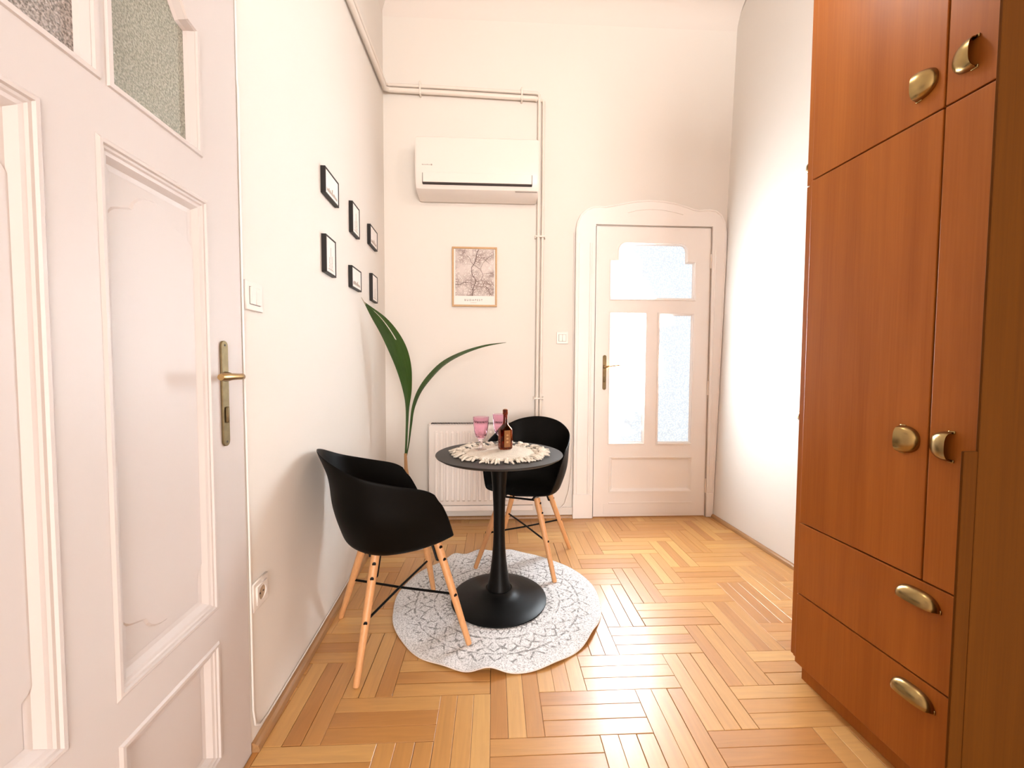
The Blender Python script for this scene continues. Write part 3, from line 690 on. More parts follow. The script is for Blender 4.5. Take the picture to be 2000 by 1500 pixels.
def clipo(label, c, horiz):
    t = thing('pipe_clip', label, 'pipe clip', group=None); t.matrix_world = RBK @ Matrix.Translation(c)
    bm = bmesh.new()
    if horiz: box(bm, -0.006, 0.006, -0.048, -0.0, -0.042, 0.042, bev=0.002)
    else: box(bm, -0.034, 0.034, -0.040, -0.0, -0.006, 0.006, bev=0.002)
    from_bm('bracket', bm, M['pipe'], t)
    for s in (-1, 1):
        bm = bmesh.new()
        if horiz: box(bm, -0.004, 0.004, -0.05, -0.0, s*0.042-0.004, s*0.042+0.004, bev=0.001)
        else: box(bm, s*0.036-0.004, s*0.036+0.004, -0.028, 0, -0.012, 0.012, bev=0.001)
        from_bm('screw_block', bm, M['pipe'], t)
clipo('painted clip on the two pipes close to the left corner', (0.276, 0, 3.206), True)
clipo('painted clip on the two pipes above the right end of the air conditioner', (1.02, 0, 3.187), True)
clipo('painted clip on the upright pipes level with the top of the map poster', (1.166, 0, 2.159), False)
clipo('painted clip on the upright pipes just above the rear chair', (1.163, 0, 0.940), False)

# map poster
po = back_thing('map_poster', 'framed street map print with a city name in a thin oak frame', 'poster', 0.504, 1.633)
PWd, PH = 0.337, 0.443
for dims in ((0, PWd, -0.022, -0.001, 0, 0.013), (0, PWd, -0.022, -0.001, PH-0.013, PH), (0, 0.013, -0.022, -0.001, 0.013, PH-0.013), (PWd-0.013, PWd, -0.022, -0.001, 0.013, PH-0.013)):
    boxo('frame_bar', dims, M['oak'], po, bev=0.001)
pp = boxo('print', (0.012, PWd-0.012, -0.013, -0.002, 0.012, PH-0.012), M['paper'], po)
boxo('map_area', (0.024, PWd-0.022, -0.0135, -0.0128, 0.080, PH-0.016), M['map'], pp)
def mp(x, y): return (0.024 + (x-290)/760*0.291, 0.080 + (1085-y)/915*0.347)
roads = [([(750, 170), (715, 230), (700, 310), (680, 400), (650, 470), (610, 520), (605, 580), (620, 660), (650, 710), (685, 760), (690, 820), (660, 880), (635, 960), (622, 1085)], 0.0048),
         ([(650, 470), (720, 520), (780, 560), (820, 640), (835, 680), (790, 770)], 0.003), ([(520, 300), (570, 340), (600, 420), (640, 470)], 0.003),
         ([(290, 865), (390, 865), (450, 825), (540, 815)], 0.0035), ([(630, 170), (640, 290)], 0.0018), ([(780, 545), (830, 440), (880, 380), (940, 330), (1030, 260)], 0.0026),
         ([(880, 380), (960, 450)], 0.002), ([(690, 800), (760, 790), (800, 760), (850, 870), (940, 950), (985, 1060)], 0.003), ([(640, 560), (620, 600)], 0.003),
         ([(840, 650), (930, 640), (1050, 620)], 0.002), ([(850, 740), (950, 850), (1050, 930)], 0.002), ([(290, 170), (400, 200), (480, 240), (520, 300)], 0.0018), ([(610, 820), (610, 920), (635, 980)], 0.003)]
bm = bmesh.new()
for pts_, wd_ in roads:
    P = [Vector(mp(*p)) for p in pts_]; L = []
    for i, p in enumerate(P):
        t = (P[min(i+1, len(P)-1)]-P[max(i-1, 0)]).normalized(); nrm_ = Vector((-t.y, t.x))*wd_/2
        L.append((bm.verts.new((p.x+nrm_.x, -0.0138, p.y+nrm_.y)), bm.verts.new((p.x-nrm_.x, -0.0138, p.y-nrm_.y))))
    for a, b in zip(L, L[1:]): bm.faces.new((a[0], a[1], b[1], b[0]))
from_bm('road_print', bm, M['ink'], pp, kind='stuff')
TT = Matrix.Rotation(PI/2, 4, 'X')
for s, sz, z, sp in (('BUDAPEST', 0.021, 0.042, 1.5), ('HUNGARY', 0.0085, 0.0265, 1.35)):
    me = text_mesh(s, sz, sp); me.transform(Matrix.Translation((PWd/2-0.008, -0.0133, z)) @ TT)
    from_me('lettering', me, M['ink'] if sz > 0.01 else M['grey_print'], pp)

# light switches and socket
def rocker_plate(t, T, w, h, n):
    plate('plate', [rect(-w/2, w/2, -h/2, h/2)], 0.0005, 0.009, M['plastic'], T, t, bevel=0.002)
    plate('gap', [rect(-w*0.32, w*0.32, -h*0.31, h*0.31)], 0.0085, 0.0094, M['dark_slot'], T, t)
    ww = w*0.62/n
    for i in range(n):
        bm = bmesh.new(); x0 = -w*0.31+i*ww
        box(bm, x0+0.0008, x0+ww-0.0008, -h*0.295, h*0.295, -0.004, 0.004, bev=0.001, T=T @ Matrix.Translation((0, 0, 0.010)) @ Matrix.Rotation(0.05*(1 if i == 0 else -0.4), 4, 'X'))
        from_bm('rocker', bm, M['plastic'], t)
t = back_thing('light_switch', 'small white double light switch beside the back door casing', 'light switch', 1.344, 1.403); rocker_plate(t, T_BACK, 0.088, 0.088, 2)
t = thing('light_switch', 'white double light switch on the left wall above the door handle', 'light switch', (XL, 1.302, 1.390)); rocker_plate(t, T_LEFT, 0.092, 0.086, 2)
t = thing('wall_socket', 'white power socket low on the left wall beside the chair', 'socket', (XL, 1.300, 0.470))
plate('plate', [rect(-0.043, 0.043, -0.043, 0.043)], 0.0005, 0.009, M['plastic'], T_LEFT, t, bevel=0.002)
me = plate_mesh([rect(-0.029, 0.029, -0.029, 0.029), arc(0, 0, 0.0215, 0, 345, 23)], 0.005, 0.0); me.transform(T_LEFT @ Matrix.Translation((0, 0, 0.0115))); from_me('insert', me, M['plastic'], t)
bm = bmesh.new(); bmesh.ops.create_cone(bm, cap_ends=True, segments=24, radius1=0.021, radius2=0.021, depth=0.002, matrix=T_LEFT @ Matrix.Translation((0, 0, 0.0096)))
from_bm('well', bm, mat('socket_well', (0.42, 0.30, 0.20), 0.5), t)
bm = bmesh.new()
for dy in (-0.0095, 0.0095):
    bm = bmesh.new(); bmesh.ops.create_cone(bm, cap_ends=True, segments=10, radius1=0.003, radius2=0.003, depth=0.001, matrix=T_LEFT @ Matrix.Translation((dy, 0, 0.0109)))
    from_bm('pin_hole', bm, M['dark_slot'], t)

# ------------------------------------------------------------------ six small frames on the left wall
def small_frame(y0, y1, z0, z1, label, style, tilt=0.0):
    cy, cz = (y0+y1)/2, (z0+z1)/2; w2, h2 = (y1-y0)/2, (z1-z0)/2; D = 0.021
    t = thing('picture_frame', label, 'picture frame', (XL+0.0005, cy, cz), (tilt, 0, 0), group='black picture frames on the left wall')
    b = 0.0075
    for dims in ((0, D, -w2, w2, -h2, -h2+b), (0, D, -w2, w2, h2-b, h2), (0, D, -w2, -w2+b, -h2+b, h2-b), (0, D, w2-b, w2, -h2+b, h2-b)):
        boxo('frame_bar', dims, M['frame_black'], t, bev=0.0008)
    p = boxo('print', (0.001, D-0.0025, -w2+b-0.001, w2-b+0.001, -h2+b-0.001, h2-b+0.001), M['paper'], t)
    rng = random.Random(style); bm = bmesh.new(); xf = D-0.0022
    base = -h2+b+0.016; iw = w2-b-0.016; ih = 2*h2-2*b-0.036
    if style % 2:                                   # wide skyline
        x = -iw
        while x < iw:
            ww = rng.uniform(0.004, 0.013); hh = ih*0.45*rng.uniform(0.35, 1.0)*(1-0.55*abs(x)/iw)
            box(bm, xf-0.0004, xf, x, x+ww*0.8, base, base+hh); x += ww
        box(bm, xf-0.0004, xf, -iw, iw, base-0.003, base-0.001)
    else:                                           # tall towers
        for x, hh in ((-0.45*iw, 0.45), (0.0, 0.85), (0.45*iw, 0.55)):
            for k in range(4):
                ww = 0.012*(1-k*0.22); zz = base+ih*hh*k/4
                box(bm, xf-0.0004, xf, x-ww/2, x-ww/2+0.0018, zz, zz+ih*hh/4); box(bm, xf-0.0004, xf, x+ww/2-0.0018, x+ww/2, zz, zz+ih*hh/4)
                box(bm, xf-0.0004, xf, x-ww/2, x+ww/2, zz, zz+0.0018)
        box(bm, xf-0.0004, xf, -iw, iw, base-0.003, base-0.001)
    from_bm('sketch', bm, M['sketch'], p, kind='stuff')
K = 1.0085
small_frame(1.870, 2.048, 1.943, 2.060, 'wide black frame with a brown city sketch, topmost of the six frames', 1)
small_frame(2.266, 2.398, 1.902, 2.068, 'upright black frame with a pale sketch, middle of the upper three', 2)
small_frame(2.634, 2.815, 1.950, 2.074, 'wide black frame of the upper row, closest to the back corner', 3)
small_frame(1.868, 1.995, 1.597, 1.765, 'upright black frame of the lower row, nearest the white door', 4)
small_frame(2.245, 2.420, 1.606, 1.722, 'wide black frame of the lower row, in the middle above the leaf tip', 5, 0.02)
small_frame(2.672, 2.806, 1.602, 1.776, 'upright black frame of the lower row, closest to the back corner', 6)

# ------------------------------------------------------------------ radiator
ra = back_thing('radiator', 'white ribbed panel radiator under the map poster behind the table', 'radiator', 0.338, 0.095)
RW, RH = 0.800, 0.655
bm = bmesh.new(); box(bm, 0, RW, -0.078, -0.040, 0.0, RH-0.008, bev=0.004, seg=2); rp = from_bm('front_panel', bm, M['radiator'], ra, smooth=True)
bm = bmesh.new(); box(bm, 0.0, 0.004, -0.100, -0.030, 0.03, RH, bev=0.001); from_bm('side_cover', bm, M['radiator'], ra); bm = bmesh.new(); box(bm, RW-0.004, RW, -0.100, -0.030, 0.03, RH, bev=0.001); from_bm('side_cover', bm, M['radiator'], ra)
bm = bmesh.new(); box(bm, 0.004, RW-0.004, -0.098, -0.091, 0.045, RH-0.004, bev=0.003, seg=2); from_bm('face_sheet', bm, M['radiator'], ra, smooth=True)
nr = 18; pitch = (RW-0.07)/nr; ribme = None
for i in range(nr):
    if ribme is None:
        bm = bmesh.new(); hw = pitch*0.30
        P0 = [(-hw, 0.0), (-hw*0.82, -0.013), (0, -0.0155), (hw*0.82, -0.013), (hw, 0.0)]
        zs = [(0.075, 0.0), (0.088, 1.0), (RH-0.062, 1.0), (RH-0.048, 0.0)]
        rw_ = [[bm.verts.new((x*(0.75+0.25*k), y*k-0.0005*(1-k), z)) for x, y in P0] for z, k in zs]
        for a, b in zip(rw_, rw_[1:]):
            for q in range(4): bm.faces.new((a[q], a[q+1], b[q+1], b[q]))
        rb = from_bm('rib', bm, M['radiator'], ra, smooth=True, angle=30); ribme = rb.data
    else: rb = link(bpy.data.objects.new('rib', ribme), ra)
    rb.location = (0.035+pitch*(i+0.5), -0.0978, 0)
bm = bmesh.new(); box(bm, 0.0, RW, -0.100, -0.030, RH-0.003, RH+0.002, bev=0.0005); gr = from_bm('top_grille', bm, M['radiator'], ra)
bm = bmesh.new()
for i in range(64):
    x = 0.016+i*0.0121; box(bm, x, x+0.0062, -0.097, -0.035, RH+0.0015, RH+0.0065)
from_bm('grille_slots', bm, M['dark_slot'], gr, kind='stuff')
bm = bmesh.new(); box(bm, 0.02, RW-0.02, -0.096, -0.03, 0.0, 0.040, bev=0.003); from_bm('lower_rail', bm, M['radiator'], ra)
bm = bmesh.new(); tube(bm, [(RW-0.006, -0.06, 0.055), (RW+0.022, -0.06, 0.055)], 0.011, 12); tube(bm, [(RW+0.022, -0.06, 0.035), (RW+0.022, -0.06, 0.085)], [0.013, 0.010], 12); tube(bm, [(RW+0.022, -0.055, 0.06), (RW+0.022, -0.085, 0.06)], 0.008, 10)
from_bm('valve', bm, M['steel'], ra, smooth=True)
# cable that hangs beside the back door casing
cbl = tubeo('door_cable', [bk(1.428, 2.2, 0.006), bk(1.428, 1.2, 0.006), bk(1.430, 0.62, 0.008), bk(1.424, 0.40, 0.01), bk(1.405, 0.22, 0.014), bk(1.375, 0.12, 0.016), bk(1.34, 0.08, 0.018), bk(1.30, 0.066, 0.018)], 0.0035, M['cable'], n=8)
tag(cbl, 'thin white cable hanging down beside the back door casing to the radiator', 'cable')

# ------------------------------------------------------------------ round rug
RC = (0.112, 1.995); RR = 0.515
rug = thing('round_rug', 'round white cotton rug with grey zigzag rings under the black table', 'rug', (RC[0], RC[1], 0.0002))
def rug_h(th, r):
    e = max(0.0, (r/RR-0.72)/0.28)
    h = 0.0
    for a, wd_, am in ((-97, 7, 0.030), (-40, 9, 0.022), (-68, 9, 0.010), (100, 7, 0.022), (118, 6, 0.026), (78, 7, 0.014), (-160, 14, 0.006), (-118, 8, 0.008), (20, 12, 0.006)):
        d = (math.degrees(th)-a+180) % 360-180
        h += am*math.exp(-(d/wd_)**2)
    f = 0.006*math.exp(-((r-0.30)/0.03)**2)*math.exp(-(((math.degrees(th)+15+180) % 360-180)/40)**2) if r > 0.26 else 0
    return h*e**1.6 + f
bm = bmesh.new(); NR, NT = 60, 280; grid = []
rng = random.Random(3)
for i in range(NR+1):
    r = RR*(0.22+0.78*i/NR); row = []
    for j in range(NT):
        th = 2*PI*j/NT; rr_ = r*(1+0.006*math.sin(5*th+1)*i/NR + 0.004*math.sin(13*th)*i/NR)
        z = 0.0075 + rug_h(th, r) + (rng.uniform(-0.0022, 0.0022) if i < NR-1 else -0.002)
        row.append(bm.verts.new((rr_*math.cos(th), rr_*math.sin(th), z)))
    grid.append(row)
for a, b in zip(grid, grid[1:]):
    for j in range(NT): bm.faces.new((a[j], a[(j+1) % NT], b[(j+1) % NT], b[j]))
bm.faces.new(grid[0])
rp_ = from_bm('pile', bm, M['rug'], rug, smooth=True, angle=180)
bm = bmesh.new(); ed = []
for rr0, dz in ((0.985, -0.0035), (1.000, -0.0035), (1.001, -0.0010), (0.996, 0.0006)):
    row = []
    for j in range(NT):
        th = 2*PI*j/NT; k = RR*rr0*(1+0.006*math.sin(5*th+1)+0.004*math.sin(13*th)); row.append(bm.verts.new((k*math.cos(th), k*math.sin(th), 0.0055+dz+rug_h(th, RR))))
    ed.append(row)
for a, b in zip(ed, ed[1:]):
    for j in range(NT): bm.faces.new((a[j], a[(j+1) % NT], b[(j+1) % NT], b[j]))
from_bm('bound_edge', bm, M['rug_under'], rug, smooth=True)

# ------------------------------------------------------------------ pedestal table
TC = (0.118, 1.985); TZ = 0.750; BZ = 0.0085
tb = thing('pedestal_table', 'round black bistro table on a trumpet foot standing on the rug', 'table', (TC[0], TC[1], BZ))
latheo('base', [(0, 0.0), (0.236, 0.0), (0.240, 0.003), (0.239, 0.0075), (0.225, 0.013), (0.19, 0.020), (0.15, 0.027), (0.115, 0.034), (0.090, 0.041), (0.074, 0.050), (0.066, 0.058), (0.0, 0.060)], M['black_metal'], tb, 72)
latheo('stem', [(0.0, 0.050), (0.0605, 0.052), (0.0605, 0.056), (0.057, 0.070), (0.050, 0.105), (0.043, 0.150), (0.0365, 0.205), (0.031, 0.27), (0.0285, 0.34), (0.0285, 0.42), (0.0305, 0.50), (0.034, 0.57), (0.0395, 0.63), (0.046, 0.68), (0.054, 0.715), (0.058, TZ-BZ-0.022), (0, TZ-BZ-0.022)], M['black_metal'], tb, 48)
H_ = TZ-BZ
latheo('tabletop', [(0, H_-0.022), (0.265, H_-0.022), (0.295, H_-0.016), (0.312, H_-0.006), (0.3145, H_-0.0025), (0.3135, H_), (0, H_)], M['black_top'], tb, 96, angle=20)

# doily
DC = (0.124, 1.985)
dy = thing('crochet_doily', 'round cream macrame doily with a tasselled edge on the table', 'doily', (DC[0], DC[1], TZ))
bm = bmesh.new(); NR, NT = 34, 120; grid = []; rng = random.Random(5)
for i in range(NR+1):
    r = 0.004+0.172*i/NR
    grid.append([bm.verts.new((r*math.cos(2*PI*(j+0.5*(i % 2))/NT), r*math.sin(2*PI*(j+0.5*(i % 2))/NT), (0.0042+0.0026*(i % 2)+0.0022*((j+i//2) % 2)+rng.uniform(-0.0006, 0.0006)) if i < NR else 0.0008)) for j in range(NT)])
for a, b in zip(grid, grid[1:]):
    for j in range(NT): bm.faces.new((a[j], a[(j+1) % NT], b[(j+1) % NT], b[j]))
bm.faces.new(grid[0]); from_bm('woven_centre', bm, M['cotton'], dy, smooth=True, angle=180)
tv = []
for v in range(4):
    bm = bmesh.new(); rng = random.Random(20+v)
    for k in range(7):
        a = rng.uniform(-0.34, 0.34); ln = rng.uniform(0.040, 0.064); y0 = rng.uniform(-0.006, 0.006)
        tube(bm, [(0.0, y0, 0.006), (ln*0.25, y0+a*ln*0.3, 0.010+rng.uniform(0, 0.010)), (ln*0.6, y0+a*ln*0.7, 0.009+rng.uniform(-0.002, 0.009)), (ln, y0+a*ln*1.15, rng.uniform(0.003, 0.009))], [0.0046, 0.0060, 0.0054, 0.0036], 6)
    tube(bm, [(0.004, -0.010, 0.007), (0.008, 0.0, 0.0135), (0.004, 0.010, 0.007)], [0.005, 0.0062, 0.005], 8)
    for k in range(3):
        ax_, ay_ = rng.uniform(0.014, 0.044), rng.uniform(-0.015, 0.015); rr_ = rng.uniform(0.005, 0.0075)
        bmesh.ops.create_icosphere(bm, subdivisions=1, radius=rr_, matrix=Matrix.Translation((ax_, ay_, rr_+rng.uniform(0.004, 0.011))) @ Matrix.Diagonal((1.5, 1, 0.8, 1)))
    for k in range(3):
        y0 = (k-1)*0.008; tube(bm, [(-0.024, y0*1.4, 0.004), (-0.012, y0*1.2, 0.010), (0.002, y0, 0.006)], 0.004, 6)
    me = bpy.data.meshes.new('tassel'); bmesh.ops.recalc_face_normals(bm, faces=bm.faces); bm.to_mesh(me); bm.free(); tv.append(me)
    me.materials.append(M['cotton']); me.polygons.foreach_set('use_smooth', [True]*len(me.polygons))
NTS = 25
for k in range(NTS):
    th = 2*PI*(k+random.uniform(-0.18, 0.18))/NTS
    o = link(bpy.data.objects.new('tassel', tv[k % 4]), dy); r = 0.188+random.uniform(-0.004, 0.004)
    o.location = (r*math.cos(th), r*math.sin(th), 0.0); o.rotation_euler = (0, 0, th+random.uniform(-0.15, 0.15)); s = random.uniform(0.9, 1.08); o.scale = (s, s, s)

# bottle
DZ = TZ+0.0062
bt = thing('amber_bottle', 'small brown glass medicine bottle on the doily', 'bottle', (0.152, 2.052, DZ), (0, 0, 0.35))
def oct_loop(w, d, c): return [(-w+c, -d), (w-c, -d), (w, -d+c), (w, d-c), (w-c, d), (-w+c, d), (-w, d-c), (-w, -d+c)]
def densify(lp, n):
    P = [Vector(p) for p in lp]; per = [0]
    for i in range(len(P)): per.append(per[-1]+(P[(i+1) % len(P)]-P[i]).length)
    out = []
    for k in range(n):
        s = per[-1]*k/n; i = max(j for j in range(len(P)) if per[j] <= s+1e-9); t = (s-per[i])/(per[i+1]-per[i]); out.append(tuple(P[i].lerp(P[(i+1) % len(P)], t)))
    return out
bm = bmesh.new(); rows = []; NB = 32
def circ(r): return [(r*math.cos(2*PI*(k-4)/NB-PI*3/4+PI/4*0), r*math.sin(2*PI*(k-4)/NB-PI*3/4)) for k in range(NB)]
octl = densify(oct_loop(0.034, 0.026, 0.010), NB)
st = math.atan2(octl[0][1], octl[0][0])
circ = lambda r: [(r*math.cos(st+2*PI*k/NB), r*math.sin(st+2*PI*k/NB)) for k in range(NB)]
def mixl(a, b, t): return [(p[0]*(1-t)+q[0]*t, p[1]*(1-t)+q[1]*t) for p, q in zip(a, b)]
prof_b = [([(x*0.86, y*0.84) for x, y in octl], 0.0), ([(x*0.97, y*0.97) for x, y in octl], 0.004), (octl, 0.010), (octl, 0.104), (mixl(octl, circ(0.0125), 0.30), 0.112), (mixl(octl, circ(0.0125), 0.72), 0.123), (circ(0.0135), 0.131), (circ(0.0115), 0.137), (circ(0.0108), 0.172), (circ(0.0112), 0.178), (circ(0.0140), 0.181), (circ(0.0140), 0.203), (circ(0.0125), 0.205), (circ(0.009), 0.205), (circ(0.008), 0.170), (circ(0.009), 0.135), ([(x*0.80, y*0.78) for x, y in octl], 0.105), ([(x*0.82, y*0.80) for x, y in octl], 0.012), ([(x*0.5, y*0.5) for x, y in octl], 0.006)]
for lp, z in prof_b: rows.append([bm.verts.new((x, y, z)) for x, y in lp])
for a, b in zip(rows, rows[1:]):
    for k in range(NB): bm.faces.new((a[k], a[(k+1) % NB], b[(k+1) % NB], b[k]))
bm.faces.new(rows[0][::-1]); bm.faces.new(rows[-1])
from_bm('bottle_body', bm, M['amber_glass'], bt, smooth=True, angle=30)
bm = bmesh.new(); box(bm, -0.017, 0.017, -0.0268, -0.0262, 0.014, 0.100, bev=0.0002)
lb = from_bm('label', bm, M['amber_label'], bt)
bm = bmesh.new()
for zc in (0.075, 0.058, 0.040):
    bm = bmesh.new(); box(bm, -0.006, 0.006, -0.0272, -0.0268, zc-0.0045, zc+0.0045); from_bm('relief', bm, M['stem'], lb)
bm = bmesh.new(); tube(bm, [(0, 0, 0.176), (0, 0, 0.207)], 0.0086, 14); from_bm('cork', bm, M['stem'], bt, smooth=True)

def goblet(loc, label, scale=1.0):
    g = thing('wine_goblet', label, 'glass', loc, group='pink goblets on the doily')
    n = 20
    latheo('bowl', [(0.0, 0.056), (0.018, 0.058), (0.028, 0.070), (0.034, 0.095), (0.038, 0.130), (0.0405, 0.168), (0.0395, 0.1685), (0.036, 0.130), (0.032, 0.096), (0.026, 0.074), (0.016, 0.063), (0, 0.062)], M['pink_glass'], g, n, angle=14)
    latheo('stem', [(0.0, 0.0555), (0.014, 0.0555), (0.009, 0.046), (0.0085, 0.030), (0.011, 0.020), (0.011, 0.012), (0.0, 0.012)], M['clear_glass'], g, 14, angle=60)
    latheo('foot', [(0, 0.0), (0.031, 0.0), (0.032, 0.003), (0.026, 0.006), (0.012, 0.0115), (0, 0.0115)], M['clear_glass'], g, n, angle=30)
goblet((0.027, 2.045, DZ), 'pink faceted goblet standing free left of the brown bottle')
goblet((0.132, 2.155, DZ), 'pink goblet half hidden behind the brown bottle')

# ------------------------------------------------------------------ armchairs
def cr_interp(keys, t):
    """catmull-rom through equally spaced keys, t in 0..1"""
    n = len(keys)-1; x = min(max(t, 0), 1)*n; i = min(int(x), n-1); f = x-i
    p1, p2 = keys[i], keys[i+1]
    p0 = keys[i-1] if i > 0 else tuple(2*a-b for a, b in zip(p1, p2)); p3 = keys[i+2] if i+2 <= n else tuple(2*a-b for a, b in zip(p2, p1))
    return Vector([0.5*(2*b + (c-a)*f + (2*a-5*b+4*c-d)*f*f + (3*b-a-3*c+d)*f**3) for a, b, c, d in zip(p0, p1, p2, p3)])
SPN = [(-0.09, 0, 0.418), (-0.075, 0, 0.416), (-0.04, 0, 0.414), (0.03, 0, 0.416), (0.12, 0, 0.432), (0.205, 0, 0.452)]
FLD = [(-0.232, 0, 0.468), (-0.212, 0.110, 0.463), (-0.135, 0.180, 0.448), (-0.02, 0.205, 0.444), (0.09, 0.205, 0.450), (0.178, 0.190, 0.463)]
WAL = [(-0.270, 0, 0.60), (-0.254, 0.130, 0.592), (-0.180, 0.213, 0.585), (-0.06, 0.240, 0.57), (0.05, 0.240, 0.56), (0.140, 0.222, 0.560)]
RIM = [(-0.330, 0, 0.845), (-0.300, 0.135, 0.824), (-0.215, 0.222, 0.776), (-0.09, 0.250, 0.735), (0.030, 0.252, 0.700), (0.090, 0.246, 0.662)]
def shell_bm():
    bm = bmesh.new(); NTt, NW = 48, 22; grid = []
    for j in range(-NTt//2, NTt//2+1):
        t = abs(j)/(NTt/2); sgn = 1 if j >= 0 else -1
        # mirrored keys keep the back smooth across t = 0
        def at(K):
            KK = [tuple((k[0], -k[1], k[2])) for k in K[:0:-1]] + K
            return cr_interp(KK, 0.5+sgn*t/2)
        s, f, w_, r = at(SPN), at(FLD), at(WAL), at(RIM); row = []
        f0 = s.lerp(f, 0.72); f0.z -= 0.012*(1-t**3)
        f1 = f.lerp(w_, 0.30)
        wr = w_.lerp(r, 0.5); wr.x += 0.016*(1-min(1, t*2.2))
        path = [tuple(s), tuple(s.lerp(f0, 0.55)), tuple(f0), tuple(f.lerp(f0.lerp(f1, 0.5), 0.35)), tuple(f1), tuple(w_), tuple(wr), tuple(r)]
        for i in range(NW+1): row.append(bm.verts.new(cr_interp(path, i/NW)))
        grid.append(row)
    # round the front upper arm corners and the seat lip
    for row, k in ((grid[0], 1), (grid[-1], 1)):
        for i, v in enumerate(row):
            u = i/NW
            if u > 0.88: v.co.x -= 0.022*((u-0.88)/0.12)**2; v.co.z -= 0.004*((u-0.88)/0.12)**2
    for a, b in zip(grid, grid[1:]):
        for i in range(NW): bm.faces.new((a[i], a[i+1], b[i+1], b[i]))
    bmesh.ops.remove_doubles(bm, verts=bm.verts, dist=0.0008)
    bmesh.ops.recalc_face_normals(bm, faces=bm.faces)
    return bm
def armchair(label, loc, ang):
    t = thing('armchair', label, 'chair', loc, (0, 0, ang), group='black tub chairs at the bistro table')
    sh = from_bm('shell', shell_bm(), M['black_shell'], t, smooth=True, angle=50)
    md = sh.modifiers.new('thickness', 'SOLIDIFY'); md.thickness = 0.006; md.offset = 0.0; md.use_even_offset = True
    md = sh.modifiers.new('round', 'SUBSURF'); md.levels = 1; md.render_levels = 1
    legs = {}
    for sx in (1, -1):
        for sy in (1, -1):
            top = Vector((0.128*sx, 0.105*sy, 0.428 if sx > 0 else 0.420)); foot = Vector((0.225*sx, 0.235*sy, 0.0))
            if sx > 0: foot.z = 0.008
            bm = bmesh.new()
            tube(bm, [foot, foot.lerp(top, 0.012), foot.lerp(top, 0.5), top], [0.0105, 0.0122, 0.0158, 0.0180], 16)
            lg = from_bm('leg', bm, M['beech'], t, smooth=True, angle=50); legs[(sx, sy)] = (foot, top)
            ax = Vector((0.25*sx, sy, 0)).normalized()
            for k in (0.94, 0.82, 0.475):
                bm = bmesh.new()
                p = foot.lerp(top, k); r = 0.0122+(0.018-0.0122)*k
                tube(bm, [p+ax*(r-0.004), p+ax*(r+0.0015), p+ax*(r+0.0022)], [0.0076, 0.0076, 0.005], 10)
                from_bm('bolt', bm, M['black_metal'], lg, smooth=True, angle=50)
    P = lambda k, q: legs[k][0].lerp(legs[k][1], q)
    for a, b, dz in (((1, 1), (-1, -1), 0.004), ((1, -1), (-1, 1), -0.004)):
        pa, pb = P(a, 0.475), P(b, 0.475); bm = bmesh.new(); tube(bm, [pa, (pa+pb)/2+Vector((0, 0, dz)), pb], 0.0052, 8)
        from_bm('cross_rod', bm, M['black_metal'], t, smooth=True)
    bm = bmesh.new()
    for sy in (1, -1): tube(bm, [(0.150, 0.085*sy, 0.425), (-0.150, 0.085*sy, 0.413)], 0.006, 8)
    for sx in (1, -1): tube(bm, [(0.128*sx, -0.105, 0.415), (0.128*sx, 0.105, 0.415)], 0.006, 8)
    for sx in (1, -1):
        for sy in (1, -1):
            p = P((sx, sy), 0.80); q = P((sx, sy), 0.97); d = Vector((-0.022*sx, -0.014*sy, 0)); tube(bm, [p+d, q+d], 0.0055, 8); tube(bm, [p+d, p], 0.0045, 8)
    from_bm('under_frame', bm, M['black_metal'], t, smooth=True)
    return t
armchair('black tub armchair on beech legs between the left wall and the table', (-0.328, 1.780, 0.0005), math.radians(24.2))
armchair('black tub armchair on beech legs behind the table in front of the radiator', (0.304, 2.412, 0.0005), math.radians(-113.5))

# ------------------------------------------------------------------ potted palm seedling
pl = thing('potted_palm', 'palm seedling with two long leaves in a white pot in the back left corner', 'plant', (-0.390, 2.690, 0.0005))
latheo('pot', [(0, 0), (0.118, 0), (0.124, 0.006), (0.138, 0.10), (0.150, 0.235), (0.150, 0.243), (0.140, 0.243), (0.136, 0.215), (0, 0.215)], M['pot'], pl, 48)
latheo('soil', [(0.135, 0.206), (0.09, 0.219), (0.0, 0.224)], M['soil'], pl, 32)
PO = Vector((-0.390, 2.690, 0.0005))
def leaf(name, mid, wid, side, fold, m=None, slit=None):
    """mid: centre line points, wid: half widths, side: across direction per point"""
    bm = bmesh.new(); NS, NWd = 40, 8; rows = []
    for i in range(NS+1):
        t = i/NS; c = cr_interp(mid, t); wv = cr_interp([(x, 0, 0) for x in wid], t)[0]; s = cr_interp(side, t); s = Vector(s).normalized()
        tn = (cr_interp(mid, min(t+0.02, 1))-cr_interp(mid, max(t-0.02, 0))).normalized(); nn = s.cross(tn).normalized()
        row = []
        for k in range(-NWd, NWd+1):
            q = k/NWd; row.append(bm.verts.new(Vector(c)-PO + s*wv*q + nn*fold*wv*(abs(q)**1.3) + nn*0.0012*math.sin(q*20)*min(1, wv*40)))
        rows.append(row)
    for i, (a, b) in enumerate(zip(rows, rows[1:])):
        for k in range(2*NWd):
            if slit and slit[0] <= i <= slit[1] and k in slit[2]: continue
            bm.faces.new((a[k], a[k+1], b[k+1], b[k]))
    bmesh.ops.remove_doubles(bm, verts=bm.verts, dist=0.0003)
    bmesh.ops.solidify(bm, geom=list(bm.faces), thickness=0.0012)
    return from_bm(name, bm, M['leaf'] if m is None else m, pl, smooth=True, angle=60)
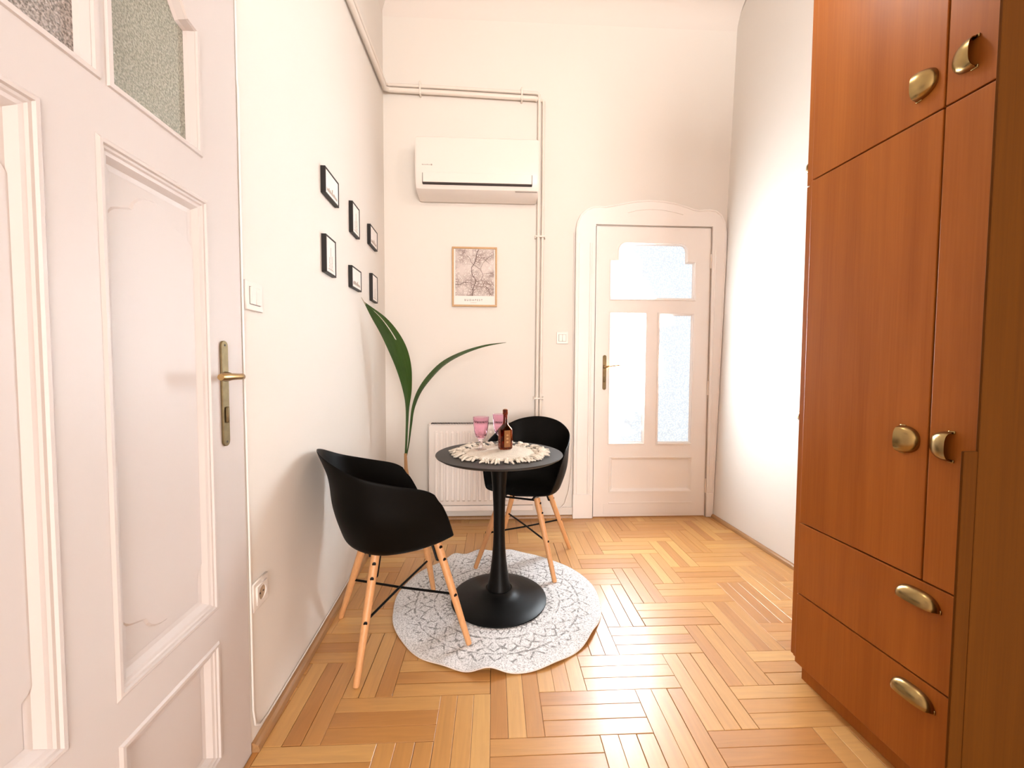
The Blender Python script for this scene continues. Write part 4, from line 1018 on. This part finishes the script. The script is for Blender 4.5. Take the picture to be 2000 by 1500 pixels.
st_pts = [(-0.405, 2.695, 0.20), (-0.440, 2.705, 0.36), (-0.463, 2.710, 0.50), (-0.466, 2.710, 0.60)]
bm = bmesh.new(); tube(bm, [Vector(p)-PO for p in st_pts], [0.016, 0.014, 0.012, 0.009], 12); from_bm('stem', bm, M['stem'], pl, smooth=True)
leaf('leaf', [(-0.466, 2.710, 0.56), (-0.458, 2.710, 0.70), (-0.450, 2.708, 0.893), (-0.446, 2.690, 1.022), (-0.462, 2.632, 1.181), (-0.508, 2.560, 1.335), (-0.575, 2.485, 1.463), (-0.648, 2.425, 1.553)],
     [0.007, 0.008, 0.012, 0.029, 0.050, 0.063, 0.050, 0.003], [(0.8, 0.5, 0), (0.8, 0.5, 0), (0.85, 0.5, 0), (0.90, 0.35, 0.15), (0.95, 0.22, 0.12), (0.97, 0.18, -0.1), (0.97, 0.2, -0.15), (0.97, 0.2, -0.2)], -0.22, slit=(29, 36, (10,)))
leaf('leaf', [(-0.464, 2.712, 0.56), (-0.446, 2.725, 0.66), (-0.431, 2.73, 0.787), (-0.415, 2.73, 0.899), (-0.374, 2.73, 1.004), (-0.306, 2.73, 1.100), (-0.207, 2.73, 1.197), (-0.078, 2.73, 1.268), (0.065, 2.73, 1.318), (0.205, 2.73, 1.345)],
     [0.006, 0.008, 0.011, 0.018, 0.034, 0.045, 0.048, 0.040, 0.026, 0.002], [(0.6, -0.75, 0.1), (0.65, -0.75, 0.1), (0.75, -0.65, 0), (0.62, -0.75, -0.2), (0.40, -0.86, -0.30), (0.30, -0.90, -0.32), (0.24, -0.93, -0.28), (0.18, -0.94, -0.25), (0.14, -0.95, -0.22), (0.1, -0.95, -0.2)], 0.22, slit=(33, 40, (8,)))
# dry tip
bm = bmesh.new(); tube(bm, [Vector(p)-PO for p in ((-0.640, 2.432, 1.540), (-0.649, 2.424, 1.556), (-0.656, 2.418, 1.570), (-0.660, 2.414, 1.580))], [0.004, 0.0045, 0.003, 0.001], 8, flat=0.4)
from_bm('dry_tip', bm, M['leaf_dry'], pl, smooth=True)
